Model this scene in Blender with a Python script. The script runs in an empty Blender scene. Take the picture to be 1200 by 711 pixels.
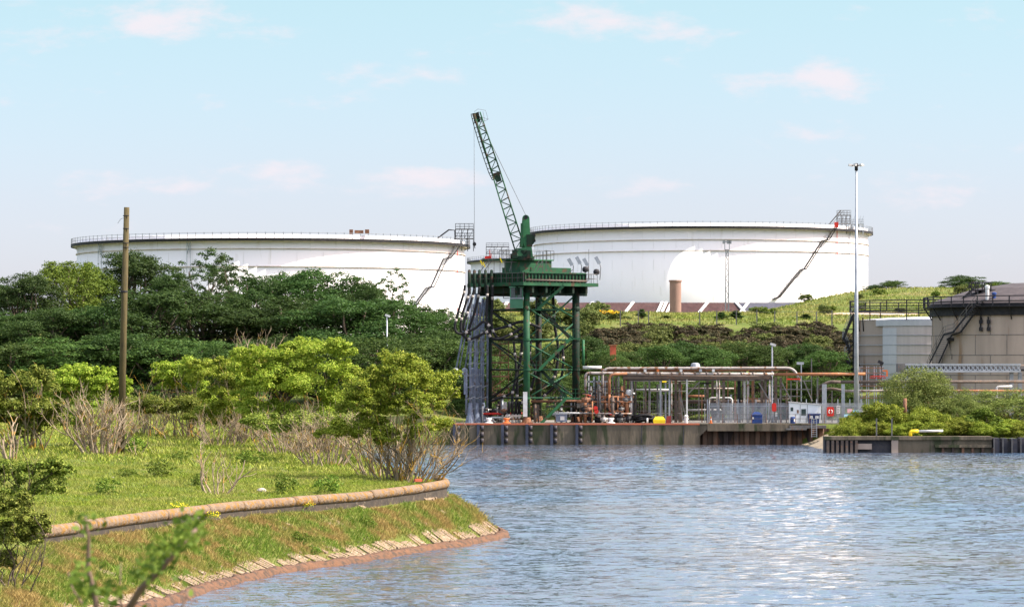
import bpy, math, random
import numpy as np
from mathutils import Vector

# ---------------------------------------------------------------- camera, light, exposure
C = bpy.context.scene.collection
scene = bpy.context.scene
FPX, HOR, CAMZ = 4000.0, 435.0, 8.6          # focal length in pixels of a 1200 wide picture, horizon row, eye height over the water
cam_data = bpy.data.cameras.new('camera'); cam = bpy.data.objects.new('camera', cam_data); C.objects.link(cam)
cam.location = (0, 0, CAMZ); cam.rotation_euler = (math.radians(90), 0, 0)
cam_data.sensor_width = 36; cam_data.lens = 36 * FPX / 1200
cam_data.shift_y = (HOR - 355.5) / 1200
cam_data.clip_start = 0.5; cam_data.clip_end = 9000
cam_data.dof.use_dof = True; cam_data.dof.focus_distance = 260; cam_data.dof.aperture_fstop = 9.0
scene.camera = cam

SUN_EL, SUN_AZ = math.radians(47), math.radians(96)   # azimuth clockwise from +Y
sdir = Vector((math.cos(SUN_EL) * math.sin(SUN_AZ), math.cos(SUN_EL) * math.cos(SUN_AZ), math.sin(SUN_EL)))
sl = bpy.data.lights.new('sun', 'SUN'); sl.energy = 4.8; sl.angle = math.radians(0.5); sl.color = (1.0, 0.95, 0.87)
sun = bpy.data.objects.new('sun', sl); C.objects.link(sun); sun.rotation_euler = sdir.to_track_quat('Z', 'Y').to_euler()

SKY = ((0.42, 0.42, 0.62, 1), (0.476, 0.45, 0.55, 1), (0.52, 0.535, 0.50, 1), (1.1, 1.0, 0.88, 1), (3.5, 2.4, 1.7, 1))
CLOUD = (2.85, 2.62, 2.78, 1)
world = bpy.data.worlds.new('World'); scene.world = world; world.use_nodes = True
nt = world.node_tree; nt.nodes.clear()
def wn(t, **k):
    n = nt.nodes.new(t)
    for a, b in k.items(): setattr(n, a, b)
    return n
wout = wn('ShaderNodeOutputWorld'); bg = wn('ShaderNodeBackground'); bg.inputs[1].default_value = 0.15
sky = wn('ShaderNodeTexSky', sky_type='NISHITA'); sky.sun_disc = False
sky.sun_elevation = SUN_EL; sky.sun_rotation = SUN_AZ
sky.altitude = 10; sky.air_density = 1.0; sky.dust_density = 0.6; sky.ozone_density = 2.0
tc = wn('ShaderNodeTexCoord'); sep = wn('ShaderNodeSeparateXYZ'); nt.links.new(tc.outputs['Generated'], sep.inputs[0])
# sky tint by height: dimmed low down, boosted warm overhead as added shade fill
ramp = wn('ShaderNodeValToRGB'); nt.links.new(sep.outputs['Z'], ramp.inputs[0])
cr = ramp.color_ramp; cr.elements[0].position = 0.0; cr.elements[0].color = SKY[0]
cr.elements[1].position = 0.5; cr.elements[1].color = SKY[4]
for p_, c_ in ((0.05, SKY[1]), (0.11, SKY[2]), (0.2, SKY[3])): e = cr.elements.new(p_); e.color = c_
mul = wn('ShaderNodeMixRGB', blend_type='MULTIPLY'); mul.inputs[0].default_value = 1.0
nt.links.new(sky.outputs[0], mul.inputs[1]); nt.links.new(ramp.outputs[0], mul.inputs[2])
# clouds: small cumulus fragments, each a patch of broken noise around its own direction
div = wn('ShaderNodeMath', operation='DIVIDE'); nt.links.new(sep.outputs['X'], div.inputs[0]); nt.links.new(sep.outputs['Y'], div.inputs[1])
div2 = wn('ShaderNodeMath', operation='DIVIDE'); nt.links.new(sep.outputs['Z'], div2.inputs[0]); nt.links.new(sep.outputs['Y'], div2.inputs[1])
cmb = wn('ShaderNodeCombineXYZ'); nt.links.new(div.outputs[0], cmb.inputs[0]); nt.links.new(div2.outputs[0], cmb.inputs[1]); nt.links.new(sep.outputs['Y'], cmb.inputs[2])
mp = wn('ShaderNodeMapping'); mp.inputs['Scale'].default_value = (1, 2.6, 0.2); nt.links.new(cmb.outputs[0], mp.inputs[0])
nz = wn('ShaderNodeTexNoise'); nz.inputs['Scale'].default_value = 48; nz.inputs['Detail'].default_value = 8; nz.inputs['Roughness'].default_value = 0.6
nt.links.new(mp.outputs[0], nz.inputs[0])
acc = None
for cpx, cpy, crx, cry, amt in ((205, 22, 90, 26, .9), (290, 26, 50, 18, .6), (60, 42, 80, 14, .5), (720, 28, 120, 24, .75), (975, 94, 48, 22, 1.1), (885, 98, 50, 14, .6), (335, 200, 70, 16, .75), (480, 210, 90, 18, .75), (205, 222, 90, 16, .6), (750, 216, 70, 16, .6), (250, 225, 110, 26, .45), (1140, 20, 50, 18, .5), (1095, 222, 80, 30, .5), (560, 218, 120, 16, .35), (380, 95, 260, 26, .25), (1020, 170, 200, 30, .25), (60, 230, 90, 30, .3), (650, 60, 260, 20, .2)):
    vm_ = wn('ShaderNodeMapping', vector_type='POINT'); sx_, sy_ = FPX / crx, FPX / cry
    vm_.inputs['Scale'].default_value = (sx_, sy_, 0); vm_.inputs['Location'].default_value = (-(cpx - 600) / FPX * sx_, -(HOR - cpy) / FPX * sy_, 0); nt.links.new(cmb.outputs[0], vm_.inputs[0])
    ln = wn('ShaderNodeVectorMath', operation='LENGTH'); nt.links.new(vm_.outputs[0], ln.inputs[0])
    mr_ = wn('ShaderNodeMapRange', interpolation_type='SMOOTHSTEP'); mr_.inputs[1].default_value = 0.0; mr_.inputs[2].default_value = 1.9; mr_.inputs[3].default_value = amt * 1.5; mr_.inputs[4].default_value = 0.0
    nt.links.new(ln.outputs['Value'], mr_.inputs[0])
    if acc is None: acc = mr_.outputs[0]
    else:
        ad = wn('ShaderNodeMath', operation='MAXIMUM'); nt.links.new(acc, ad.inputs[0]); nt.links.new(mr_.outputs[0], ad.inputs[1]); acc = ad.outputs[0]
ad2 = wn('ShaderNodeMath', operation='MULTIPLY_ADD'); nt.links.new(nz.outputs[0], ad2.inputs[0]); ad2.inputs[1].default_value = 3.6; ad2.inputs[2].default_value = -2.15
ad3 = wn('ShaderNodeMath', operation='ADD'); nt.links.new(ad2.outputs[0], ad3.inputs[0]); nt.links.new(acc, ad3.inputs[1])
cl = wn('ShaderNodeMapRange', interpolation_type='SMOOTHSTEP'); cl.inputs[1].default_value = 0.0; cl.inputs[2].default_value = 1.3; cl.inputs[3].default_value = 0; cl.inputs[4].default_value = 0.85
nt.links.new(ad3.outputs[0], cl.inputs[0])
mk = wn('ShaderNodeMath', operation='GREATER_THAN'); nt.links.new(sep.outputs['Y'], mk.inputs[0]); mk.inputs[1].default_value = 0.3
mk2 = wn('ShaderNodeMath', operation='MULTIPLY'); nt.links.new(mk.outputs[0], mk2.inputs[0]); nt.links.new(cl.outputs[0], mk2.inputs[1])
mixc = wn('ShaderNodeMixRGB'); mixc.inputs[2].default_value = CLOUD
nt.links.new(mk2.outputs[0], mixc.inputs[0]); nt.links.new(mul.outputs[0], mixc.inputs[1])
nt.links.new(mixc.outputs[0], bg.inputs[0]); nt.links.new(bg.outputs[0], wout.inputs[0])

vs = scene.view_settings; vs.view_transform = 'Standard'; vs.look = 'None'; vs.gamma = 1; vs.use_curve_mapping = False
vs.exposure = 1.15
scene.cycles.max_bounces = 6; scene.cycles.transparent_max_bounces = 6; scene.cycles.diffuse_bounces = 3
scene.cycles.use_denoising = True

R = random.Random(7)
NR = np.random.default_rng(11)
def P(px, py, Y): return Vector(((px - 600) / FPX * Y, Y, CAMZ + (HOR - py) / FPX * Y))
def XX(px, Y): return (px - 600) / FPX * Y
def ZZ(py, Y): return CAMZ + (HOR - py) / FPX * Y

# ---------------------------------------------------------------- materials
M = {}
def pm(name, c1, c2=None, scale=1.5, rough=0.7, metal=0.0, bump=0.0, c3=None, t3=0.6, s3=4.0, stretch=(1, 1, 1), spec=0.2, bscale=None, detail=6):
    m = bpy.data.materials.new(name); m.use_nodes = True; n = m.node_tree; b = n.nodes['Principled BSDF']
    b.inputs['Roughness'].default_value = rough; b.inputs['Metallic'].default_value = metal
    b.inputs['Specular IOR Level'].default_value = spec
    t = n.nodes.new('ShaderNodeTexCoord'); mpn = n.nodes.new('ShaderNodeMapping'); mpn.inputs['Scale'].default_value = stretch
    n.links.new(t.outputs['Object'], mpn.inputs[0])
    c2 = c2 or tuple(x * 0.75 for x in c1)
    no = n.nodes.new('ShaderNodeTexNoise'); no.inputs['Scale'].default_value = scale; no.inputs['Detail'].default_value = detail; no.inputs['Roughness'].default_value = 0.65
    n.links.new(mpn.outputs[0], no.inputs[0])
    r = n.nodes.new('ShaderNodeValToRGB'); r.color_ramp.elements[0].position = 0.35; r.color_ramp.elements[1].position = 0.65
    r.color_ramp.elements[0].color = (*c1, 1); r.color_ramp.elements[1].color = (*c2, 1)
    n.links.new(no.outputs[0], r.inputs[0]); out = r.outputs[0]
    if c3:
        n3 = n.nodes.new('ShaderNodeTexNoise'); n3.inputs['Scale'].default_value = s3; n3.inputs['Detail'].default_value = 5
        n.links.new(mpn.outputs[0], n3.inputs[0])
        r3 = n.nodes.new('ShaderNodeValToRGB'); r3.color_ramp.elements[0].position = t3; r3.color_ramp.elements[1].position = min(1, t3 + 0.08)
        n.links.new(n3.outputs[0], r3.inputs[0])
        mx = n.nodes.new('ShaderNodeMixRGB'); mx.inputs[2].default_value = (*c3, 1)
        n.links.new(r3.outputs[0], mx.inputs[0]); n.links.new(out, mx.inputs[1]); out = mx.outputs[0]
    n.links.new(out, b.inputs['Base Color'])
    if bump:
        bn = n.nodes.new('ShaderNodeTexNoise'); bn.inputs['Scale'].default_value = bscale or scale * 4; bn.inputs['Detail'].default_value = 6
        n.links.new(mpn.outputs[0], bn.inputs[0])
        bu = n.nodes.new('ShaderNodeBump'); bu.inputs['Strength'].default_value = bump; bu.inputs['Distance'].default_value = 0.1
        n.links.new(bn.outputs[0], bu.inputs['Height']); n.links.new(bu.outputs[0], b.inputs['Normal'])
    M[name] = m; return m

def leafmat(name, cols, trans=0.35, patch=None, pscale=0.25):
    """colour differs leaf by leaf (random per island), a little tree by tree, and in patches"""
    m = bpy.data.materials.new(name); m.use_nodes = True; n = m.node_tree; n.nodes.clear()
    g = n.nodes.new('ShaderNodeNewGeometry'); r = n.nodes.new('ShaderNodeValToRGB')
    els = r.color_ramp.elements
    for i, c in enumerate(cols):
        p = i / (len(cols) - 1)
        if i == 0: el = els[0]
        elif i == len(cols) - 1: el = els[-1]
        else: el = els.new(p)
        el.position = p; el.color = (*c, 1)
    n.links.new(g.outputs['Random Per Island'], r.inputs[0]); out = r.outputs[0]
    if patch:
        t = n.nodes.new('ShaderNodeTexCoord'); no = n.nodes.new('ShaderNodeTexNoise'); no.inputs['Scale'].default_value = pscale; no.inputs['Detail'].default_value = 4
        n.links.new(t.outputs['Object'], no.inputs[0])
        rr = n.nodes.new('ShaderNodeValToRGB'); rr.color_ramp.elements[0].position = 0.42; rr.color_ramp.elements[1].position = 0.62
        n.links.new(no.outputs[0], rr.inputs[0])
        mx = n.nodes.new('ShaderNodeMixRGB'); mx.inputs[2].default_value = (*patch, 1)
        mf = n.nodes.new('ShaderNodeMath'); mf.operation = 'MULTIPLY'; mf.inputs[1].default_value = 0.75
        n.links.new(rr.outputs[0], mf.inputs[0]); n.links.new(mf.outputs[0], mx.inputs[0]); n.links.new(out, mx.inputs[1]); out = mx.outputs[0]
    oi = n.nodes.new('ShaderNodeObjectInfo'); hs = n.nodes.new('ShaderNodeHueSaturation')
    mr = n.nodes.new('ShaderNodeMapRange'); mr.inputs[3].default_value = 0.78; mr.inputs[4].default_value = 1.25
    n.links.new(oi.outputs['Random'], mr.inputs[0]); n.links.new(mr.outputs[0], hs.inputs['Value'])
    mr2 = n.nodes.new('ShaderNodeMapRange'); mr2.inputs[3].default_value = 0.485; mr2.inputs[4].default_value = 0.512
    n.links.new(oi.outputs['Random'], mr2.inputs[0]); n.links.new(mr2.outputs[0], hs.inputs['Hue'])
    n.links.new(out, hs.inputs['Color']); out = hs.outputs[0]
    d = n.nodes.new('ShaderNodeBsdfDiffuse'); tr = n.nodes.new('ShaderNodeBsdfTranslucent'); mix = n.nodes.new('ShaderNodeMixShader'); mix.inputs[0].default_value = trans
    gl = n.nodes.new('ShaderNodeBsdfGlossy'); gl.inputs['Roughness'].default_value = 0.65; mix2 = n.nodes.new('ShaderNodeMixShader'); mix2.inputs[0].default_value = 0.015
    o = n.nodes.new('ShaderNodeOutputMaterial')
    n.links.new(out, d.inputs[0]); n.links.new(out, tr.inputs[0]); n.links.new(d.outputs[0], mix.inputs[1]); n.links.new(tr.outputs[0], mix.inputs[2])
    n.links.new(mix.outputs[0], mix2.inputs[1]); n.links.new(gl.outputs[0], mix2.inputs[2]); n.links.new(mix2.outputs[0], o.inputs[0])
    M[name] = m; return m

# ---------------------------------------------------------------- mesh helpers
def link(o): C.objects.link(o); return o
def wloc(o):
    v = Vector((0, 0, 0))
    while o is not None: v += o.location; o = o.parent
    return v
def np_mesh(name, V, F, m, smooth=False):
    V = np.asarray(V, dtype=np.float32); F = np.asarray(F, dtype=np.int32)
    me = bpy.data.meshes.new(name); me.vertices.add(len(V)); me.vertices.foreach_set('co', V.ravel())
    k = F.shape[1]; me.loops.add(F.size); me.loops.foreach_set('vertex_index', F.ravel())
    me.polygons.add(len(F)); me.polygons.foreach_set('loop_start', np.arange(0, F.size, k, dtype=np.int32))
    if smooth: me.polygons.foreach_set('use_smooth', np.ones(len(F), dtype=bool))
    me.update(calc_edges=True); me.materials.append(m); return me
def tag(o, label=None, cat=None, group=None, kind=None):
    if label: o['label'] = label
    if cat: o['category'] = cat
    if group: o['group'] = group
    if kind: o['kind'] = kind
    return o
def thing(name, label, cat, loc, group=None):
    o = bpy.data.objects.new(name, None); link(o); o.location = loc; o.empty_display_size = 0.5
    return tag(o, label, cat, group)
def ob(name, me, parent=None, loc=None):
    o = bpy.data.objects.new(name, me); link(o)
    if parent is not None: o.parent = parent
    if loc is not None: o.location = loc
    return o
def dup(root, loc, rz=0, sc=(1, 1, 1), label=None, group=None):
    r = root.copy(); link(r); r.location = loc; r.rotation_euler = (0, 0, rz); r.scale = sc
    if label: r['label'] = label
    if group: r['group'] = group
    for ch in list(root.children):
        c = ch.copy(); link(c); c.parent = r
        for g in list(ch.children):
            d = g.copy(); link(d); d.parent = c
    return r

class MB:
    def __init__(s): s.v = []; s.f = []; s.sm = []
    def quadbox(s, pts, sm=False):
        i = len(s.v); s.v += [tuple(p) for p in pts]
        for f in ((0, 3, 2, 1), (4, 5, 6, 7), (0, 1, 5, 4), (1, 2, 6, 5), (2, 3, 7, 6), (3, 0, 4, 7)): s.f.append(tuple(i + j for j in f)); s.sm.append(False)
        return s
    def box(s, x0, x1, y0, y1, z0, z1):
        return s.quadbox([(x0, y0, z0), (x1, y0, z0), (x1, y1, z0), (x0, y1, z0), (x0, y0, z1), (x1, y0, z1), (x1, y1, z1), (x0, y1, z1)])
    def cbox(s, c, w, d, h, rz=0):                       # c = base centre
        ca, sa = math.cos(rz), math.sin(rz); pts = []
        for z in (0, h):
            for x, y in ((-w/2, -d/2), (w/2, -d/2), (w/2, d/2), (-w/2, d/2)):
                pts.append((c[0] + x*ca - y*sa, c[1] + x*sa + y*ca, c[2] + z))
        return s.quadbox(pts)
    def bar(s, a, b, w, h=None):
        a = Vector(a); b = Vector(b); h = h or w; d = (b - a)
        if d.length < 1e-6: return s
        d.normalize(); up = Vector((0, 0, 1)) if abs(d.z) < 0.98 else Vector((0, 1, 0))
        u = d.cross(up).normalized() * w / 2; q = u.cross(d).normalized() * h / 2
        return s.quadbox([a-u-q, a+u-q, a+u+q, a-u+q, b-u-q, b+u-q, b+u+q, b-u+q])
    def tube(s, pts, r, n=8, cap=True):
        pts = [Vector(p) for p in pts]; k = len(pts); rs = r if isinstance(r, (list, tuple)) else [r] * k
        i0 = len(s.v); pu = None
        for i, p in enumerate(pts):
            d = (pts[min(i+1, k-1)] - pts[max(i-1, 0)])
            d = d.normalized() if d.length > 1e-9 else Vector((0, 0, 1))
            if pu is None:
                up = Vector((0, 0, 1)) if abs(d.z) < 0.9 else Vector((1, 0, 0)); u = d.cross(up).normalized()
            else:
                u = (pu - d * pu.dot(d)); u = u.normalized() if u.length > 1e-6 else pu
            pu = u; w = d.cross(u)
            for j in range(n):
                a = 2 * math.pi * j / n; s.v.append(tuple(p + (u * math.cos(a) + w * math.sin(a)) * rs[i]))
        for i in range(k - 1):
            for j in range(n):
                a = i0 + i*n + j; b = i0 + i*n + (j+1) % n; s.f.append((a, b, b + n, a + n)); s.sm.append(True)
        if cap:
            s.f.append(tuple(i0 + j for j in reversed(range(n)))); s.sm.append(False)
            s.f.append(tuple(i0 + (k-1)*n + j for j in range(n))); s.sm.append(False)
        return s
    def lathe(s, prof, c, n=32, a0=0, a1=2*math.pi):
        i0 = len(s.v); full = abs(a1 - a0 - 2*math.pi) < 1e-6; m = n if full else n + 1
        for r, z in prof:
            for j in range(m):
                a = a0 + (a1 - a0) * j / n; s.v.append((c[0] + r*math.cos(a), c[1] + r*math.sin(a), c[2] + z))
        for i in range(len(prof) - 1):
            for j in range(n):
                a = i0 + i*m + j; b = i0 + i*m + (j+1) % m; s.f.append((a, b, b + m, a + m)); s.sm.append(False)
        return s
    def poly(s, pts): i = len(s.v); s.v += [tuple(p) for p in pts]; s.f.append(tuple(range(i, i + len(pts)))); s.sm.append(False); return s
    def prism(s, pts, z0, z1):                          # plan polygon
        n = len(pts); i = len(s.v); s.v += [(x, y, z0) for x, y in pts] + [(x, y, z1) for x, y in pts]
        s.f.append(tuple(i + j for j in reversed(range(n)))); s.f.append(tuple(i + n + j for j in range(n))); s.sm += [False, False]
        for j in range(n): k = (j+1) % n; s.f.append((i+j, i+k, i+n+k, i+n+j)); s.sm.append(False)
        return s
    def build(s, name, m, parent=None, label=None, cat=None, group=None, kind=None, loc=None):
        if parent is not None: o0 = wloc(parent)
        elif loc is not None: o0 = Vector(loc)
        else:
            a = np.array(s.v); o0 = Vector((float((a[:, 0].min()+a[:, 0].max())/2), float((a[:, 1].min()+a[:, 1].max())/2), float(a[:, 2].min())))
        me = bpy.data.meshes.new(name); me.from_pydata([(x-o0.x, y-o0.y, z-o0.z) for x, y, z in s.v], [], s.f)
        me.polygons.foreach_set('use_smooth', s.sm); me.materials.append(M[m] if isinstance(m, str) else m); me.update()
        o = ob(name, me, parent, None if parent is not None else o0)
        return tag(o, label, cat, group, kind)

def catmull(pts, k=8):
    pts = [np.array(p, float) for p in pts]; out = []; pts = [2*pts[0]-pts[1]] + pts + [2*pts[-1]-pts[-2]]
    for i in range(1, len(pts) - 2):
        p0, p1, p2, p3 = pts[i-1:i+3]
        for j in range(k):
            t = j / k; out.append(0.5*((2*p1) + (-p0+p2)*t + (2*p0-5*p1+4*p2-p3)*t*t + (-p0+3*p1-3*p2+p3)*t**3))
    out.append(pts[-2]); return np.array(out)
# ---------------------------------------------------------------- material library
pm('tank_white', (0.79, 0.735, 0.705), (0.755, 0.70, 0.67), 0.12, 0.55, bump=0.0, c3=(0.66, 0.60, 0.54), t3=0.66, s3=0.5, stretch=(1, 1, 0.25))
pm('tank_rust_line', (0.42, 0.30, 0.24), (0.60, 0.52, 0.46), 0.6)
pm('dark_steel', (0.014, 0.014, 0.017), (0.03, 0.026, 0.026), 2, 0.7)
pm('grey_steel', (0.24, 0.245, 0.255), (0.17, 0.175, 0.185), 1.5, 0.5, metal=0.2)
pm('galvanised', (0.36, 0.37, 0.385), (0.26, 0.27, 0.29), 2, 0.5, metal=0.2)
pm('white_paint', (0.60, 0.59, 0.56), (0.46, 0.43, 0.40), 1.2, 0.5, c3=(0.28, 0.17, 0.11), t3=0.64)
pm('rusty_white', (0.38, 0.345, 0.315), (0.25, 0.20, 0.17), 1.0, 0.6, c3=(0.17, 0.09, 0.05), t3=0.52, s3=1.8)
pm('rust', (0.22, 0.10, 0.05), (0.13, 0.07, 0.05), 2.0, 0.9, c3=(0.36, 0.17, 0.08), t3=0.6)
pm('rust_orange', (0.34, 0.14, 0.06), (0.22, 0.10, 0.055), 2.0, 0.8, c3=(0.40, 0.30, 0.22), t3=0.62)
pm('brown_steel', (0.075, 0.055, 0.045), (0.13, 0.10, 0.08), 1.5, 0.8, c3=(0.18, 0.09, 0.05), t3=0.6)
pm('dull_steel', (0.15, 0.14, 0.13), (0.085, 0.08, 0.075), 1.5, 0.7, c3=(0.17, 0.09, 0.055), t3=0.6)
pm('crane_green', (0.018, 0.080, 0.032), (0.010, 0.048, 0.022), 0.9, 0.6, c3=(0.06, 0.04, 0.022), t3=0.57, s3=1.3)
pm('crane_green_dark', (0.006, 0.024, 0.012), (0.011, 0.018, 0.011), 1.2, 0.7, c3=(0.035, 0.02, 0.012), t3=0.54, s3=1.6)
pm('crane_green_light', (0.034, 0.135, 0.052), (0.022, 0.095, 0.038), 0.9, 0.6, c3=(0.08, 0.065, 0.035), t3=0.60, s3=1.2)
pm('arm_blue', (0.165, 0.19, 0.245), (0.11, 0.125, 0.165), 1.5, 0.6, c3=(0.09, 0.07, 0.065), t3=0.58)
pm('hose_black', (0.010, 0.010, 0.011), (0.02, 0.018, 0.018), 3, 0.7)
pm('band_white', (0.42, 0.38, 0.34), (0.30, 0.24, 0.20), 3, 0.6)
pm('red_paint', (0.55, 0.03, 0.02), (0.42, 0.03, 0.02), 2, 0.5)
pm('orange_paint', (0.55, 0.13, 0.03), (0.40, 0.11, 0.03), 2, 0.5)
pm('yellow_paint', (0.85, 0.62, 0.02), (0.75, 0.52, 0.02), 2, 0.45)
pm('blue_plastic', (0.03, 0.06, 0.20), (0.02, 0.04, 0.13), 2, 0.5)
pm('maroon', (0.16, 0.02, 0.02), (0.10, 0.02, 0.02), 2, 0.6)
pm('glass_dark', (0.02, 0.035, 0.035), (0.05, 0.07, 0.07), 1, 0.15, spec=0.8)
pm('quay_concrete', (0.165, 0.13, 0.09), (0.08, 0.065, 0.045), 0.6, 0.9, bump=0.5, c3=(0.045, 0.05, 0.025), t3=0.53, s3=0.9, stretch=(1, 1, 0.22), bscale=3)
pm('quay_edge_red', (0.50, 0.13, 0.06), (0.36, 0.13, 0.08), 1.5, 0.8)
pm('pile_black', (0.035, 0.035, 0.045), (0.07, 0.06, 0.06), 2, 0.7)
pm('fender_blue', (0.055, 0.06, 0.085), (0.035, 0.037, 0.05), 1.0, 0.6)
pm('sheet_pile', (0.10, 0.065, 0.045), (0.17, 0.085, 0.05), 0.7, 0.9, c3=(0.05, 0.035, 0.03), t3=0.52, s3=0.5, stretch=(1, 1, 0.4))
pm('tank_concrete', (0.36, 0.28, 0.225), (0.265, 0.205, 0.165), 0.35, 0.9, bump=0.2, c3=(0.25, 0.16, 0.10), t3=0.60, s3=0.7, stretch=(1, 1, 0.15))
pm('cladding', (0.46, 0.40, 0.365), (0.38, 0.33, 0.30), 0.5, 0.6, stretch=(3, 3, 0.15))
pm('cladding_pale', (0.45, 0.44, 0.44), (0.38, 0.375, 0.38), 0.5, 0.55, stretch=(2, 2, 0.2))
pm('roof_bitumen', (0.045, 0.037, 0.038), (0.075, 0.062, 0.06), 0.5, 0.9)
pm('bund_brown', (0.052, 0.028, 0.026), (0.078, 0.046, 0.042), 0.25, 0.95, c3=(0.04, 0.03, 0.027), t3=0.58, s3=0.7, stretch=(3, 1, 0.6), spec=0.05)
pm('bund_grey', (0.055, 0.056, 0.072), (0.08, 0.078, 0.092), 0.4, 0.9, stretch=(3, 1, 0.6), spec=0.05)
pm('terracotta', (0.27, 0.165, 0.125), (0.22, 0.135, 0.105), 0.6, 0.85, stretch=(1, 1, 0.4))
pm('coping', (0.15, 0.10, 0.062), (0.21, 0.155, 0.108), 2.6, 0.95, bump=0.8, c3=(0.22, 0.12, 0.035), t3=0.52, s3=4.0, bscale=9, spec=0.1)
pm('coping_wall', (0.07, 0.055, 0.04), (0.045, 0.037, 0.03), 1.5, 0.95, bump=0.4, c3=(0.13, 0.105, 0.075), t3=0.6)  # base colour darkened to paint in the shadow beneath the coping
pm('brick_kerb', (0.145, 0.072, 0.038), (0.095, 0.052, 0.030), 2.3, 0.9, bump=0.6, c3=(0.065, 0.042, 0.028), t3=0.52, s3=3.5)
pm('stone_slab', (0.25, 0.175, 0.11), (0.15, 0.11, 0.07), 1.6, 0.95, bump=0.7, c3=(0.33, 0.25, 0.17), t3=0.58, s3=4.0, bscale=8)
pm('wood_pole', (0.10, 0.075, 0.03), (0.06, 0.048, 0.024), 3, 0.9, bump=0.4, c3=(0.035, 0.028, 0.02), t3=0.62, s3=2.0, stretch=(3, 3, 0.25))
pm('pale_bark', (0.25, 0.19, 0.12), (0.16, 0.12, 0.08), 3, 0.9, c3=(0.38, 0.22, 0.03), t3=0.52, s3=1.6)
pm('dead_bark', (0.36, 0.275, 0.18), (0.22, 0.165, 0.11), 3, 0.9, c3=(0.32, 0.19, 0.05), t3=0.56, s3=2)
pm('dark_bark', (0.07, 0.05, 0.035), (0.11, 0.085, 0.06), 3, 0.9)
pm('pale_rock', (0.42, 0.37, 0.31), (0.32, 0.27, 0.22), 3, 0.9, bump=0.4)
pm('brick_red', (0.48, 0.10, 0.05), (0.38, 0.09, 0.05), 2, 0.85)
pm('sign_pink', (0.75, 0.35, 0.38), (0.7, 0.3, 0.34), 2, 0.6)
pm('sign_cyan', (0.35, 0.60, 0.70), (0.3, 0.55, 0.65), 2, 0.6)
pm('sand_rubble', (0.33, 0.26, 0.17), (0.20, 0.16, 0.11), 1.5, 0.95, bump=0.6)
pm('cabin_wall', (0.70, 0.70, 0.68), (0.60, 0.60, 0.58), 0.8, 0.6, c3=(0.42, 0.36, 0.30), t3=0.66, s3=1.0, stretch=(1, 1, 0.3))

pm('yard_gravel', (0.20, 0.18, 0.15), (0.13, 0.12, 0.10), 0.6, 0.95, bump=0.3)
pm('cabin_green', (0.06, 0.17, 0.095), (0.045, 0.13, 0.07), 1, 0.5)
pm('twig_bark', (0.17, 0.11, 0.08), (0.11, 0.075, 0.055), 12, 0.9)
# foliage: yellow-green hawthorn, dark oak wood, willow, gorse
leafmat('leaf_fore', [(0.11, 0.18, 0.010), (0.22, 0.295, 0.020), (0.37, 0.405, 0.055)], 0.32)
leafmat('leaf_fore_olive', [(0.06, 0.095, 0.008), (0.14, 0.185, 0.018), (0.26, 0.28, 0.05)], 0.22)
leafmat('leaf_wood', [(0.024, 0.052, 0.011), (0.036, 0.072, 0.013), (0.056, 0.096, 0.018)], 0.32)
leafmat('leaf_wood_light', [(0.05, 0.09, 0.008), (0.10, 0.155, 0.014), (0.15, 0.205, 0.024)], 0.22)
leafmat('leaf_wood_mid', [(0.026, 0.054, 0.010), (0.046, 0.084, 0.014), (0.078, 0.12, 0.022)], 0.25)
leafmat('leaf_willow', [(0.065, 0.095, 0.016), (0.12, 0.15, 0.028), (0.19, 0.21, 0.055)], 0.25)
leafmat('leaf_bank', [(0.075, 0.115, 0.008), (0.16, 0.205, 0.014), (0.27, 0.29, 0.035)], 0.25)
leafmat('leaf_gorse', [(0.030, 0.032, 0.012), (0.055, 0.048, 0.022), (0.10, 0.070, 0.036)], 0.15)
leafmat('leaf_gorse_green', [(0.055, 0.075, 0.018), (0.10, 0.12, 0.025), (0.14, 0.15, 0.04)], 0.2)
leafmat('gorse_flower', [(0.65, 0.38, 0.01), (0.75, 0.50, 0.02), (0.70, 0.45, 0.02)], 0.1)
leafmat('yellow_flower', [(0.75, 0.55, 0.01), (0.80, 0.62, 0.02), (0.75, 0.55, 0.02)], 0.1)
leafmat('grass_meadow', [(0.07, 0.13, 0.009), (0.18, 0.25, 0.016), (0.34, 0.37, 0.055)], 0.25, patch=(0.29, 0.27, 0.07), pscale=0.55)
leafmat('grass_bank', [(0.05, 0.115, 0.008), (0.15, 0.215, 0.02), (0.33, 0.31, 0.09)], 0.25, patch=(0.34, 0.20, 0.08), pscale=0.6)
leafmat('grass_hill', [(0.08, 0.13, 0.012), (0.16, 0.205, 0.024), (0.26, 0.27, 0.06)], 0.2, patch=(0.29, 0.25, 0.08), pscale=0.07)

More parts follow.
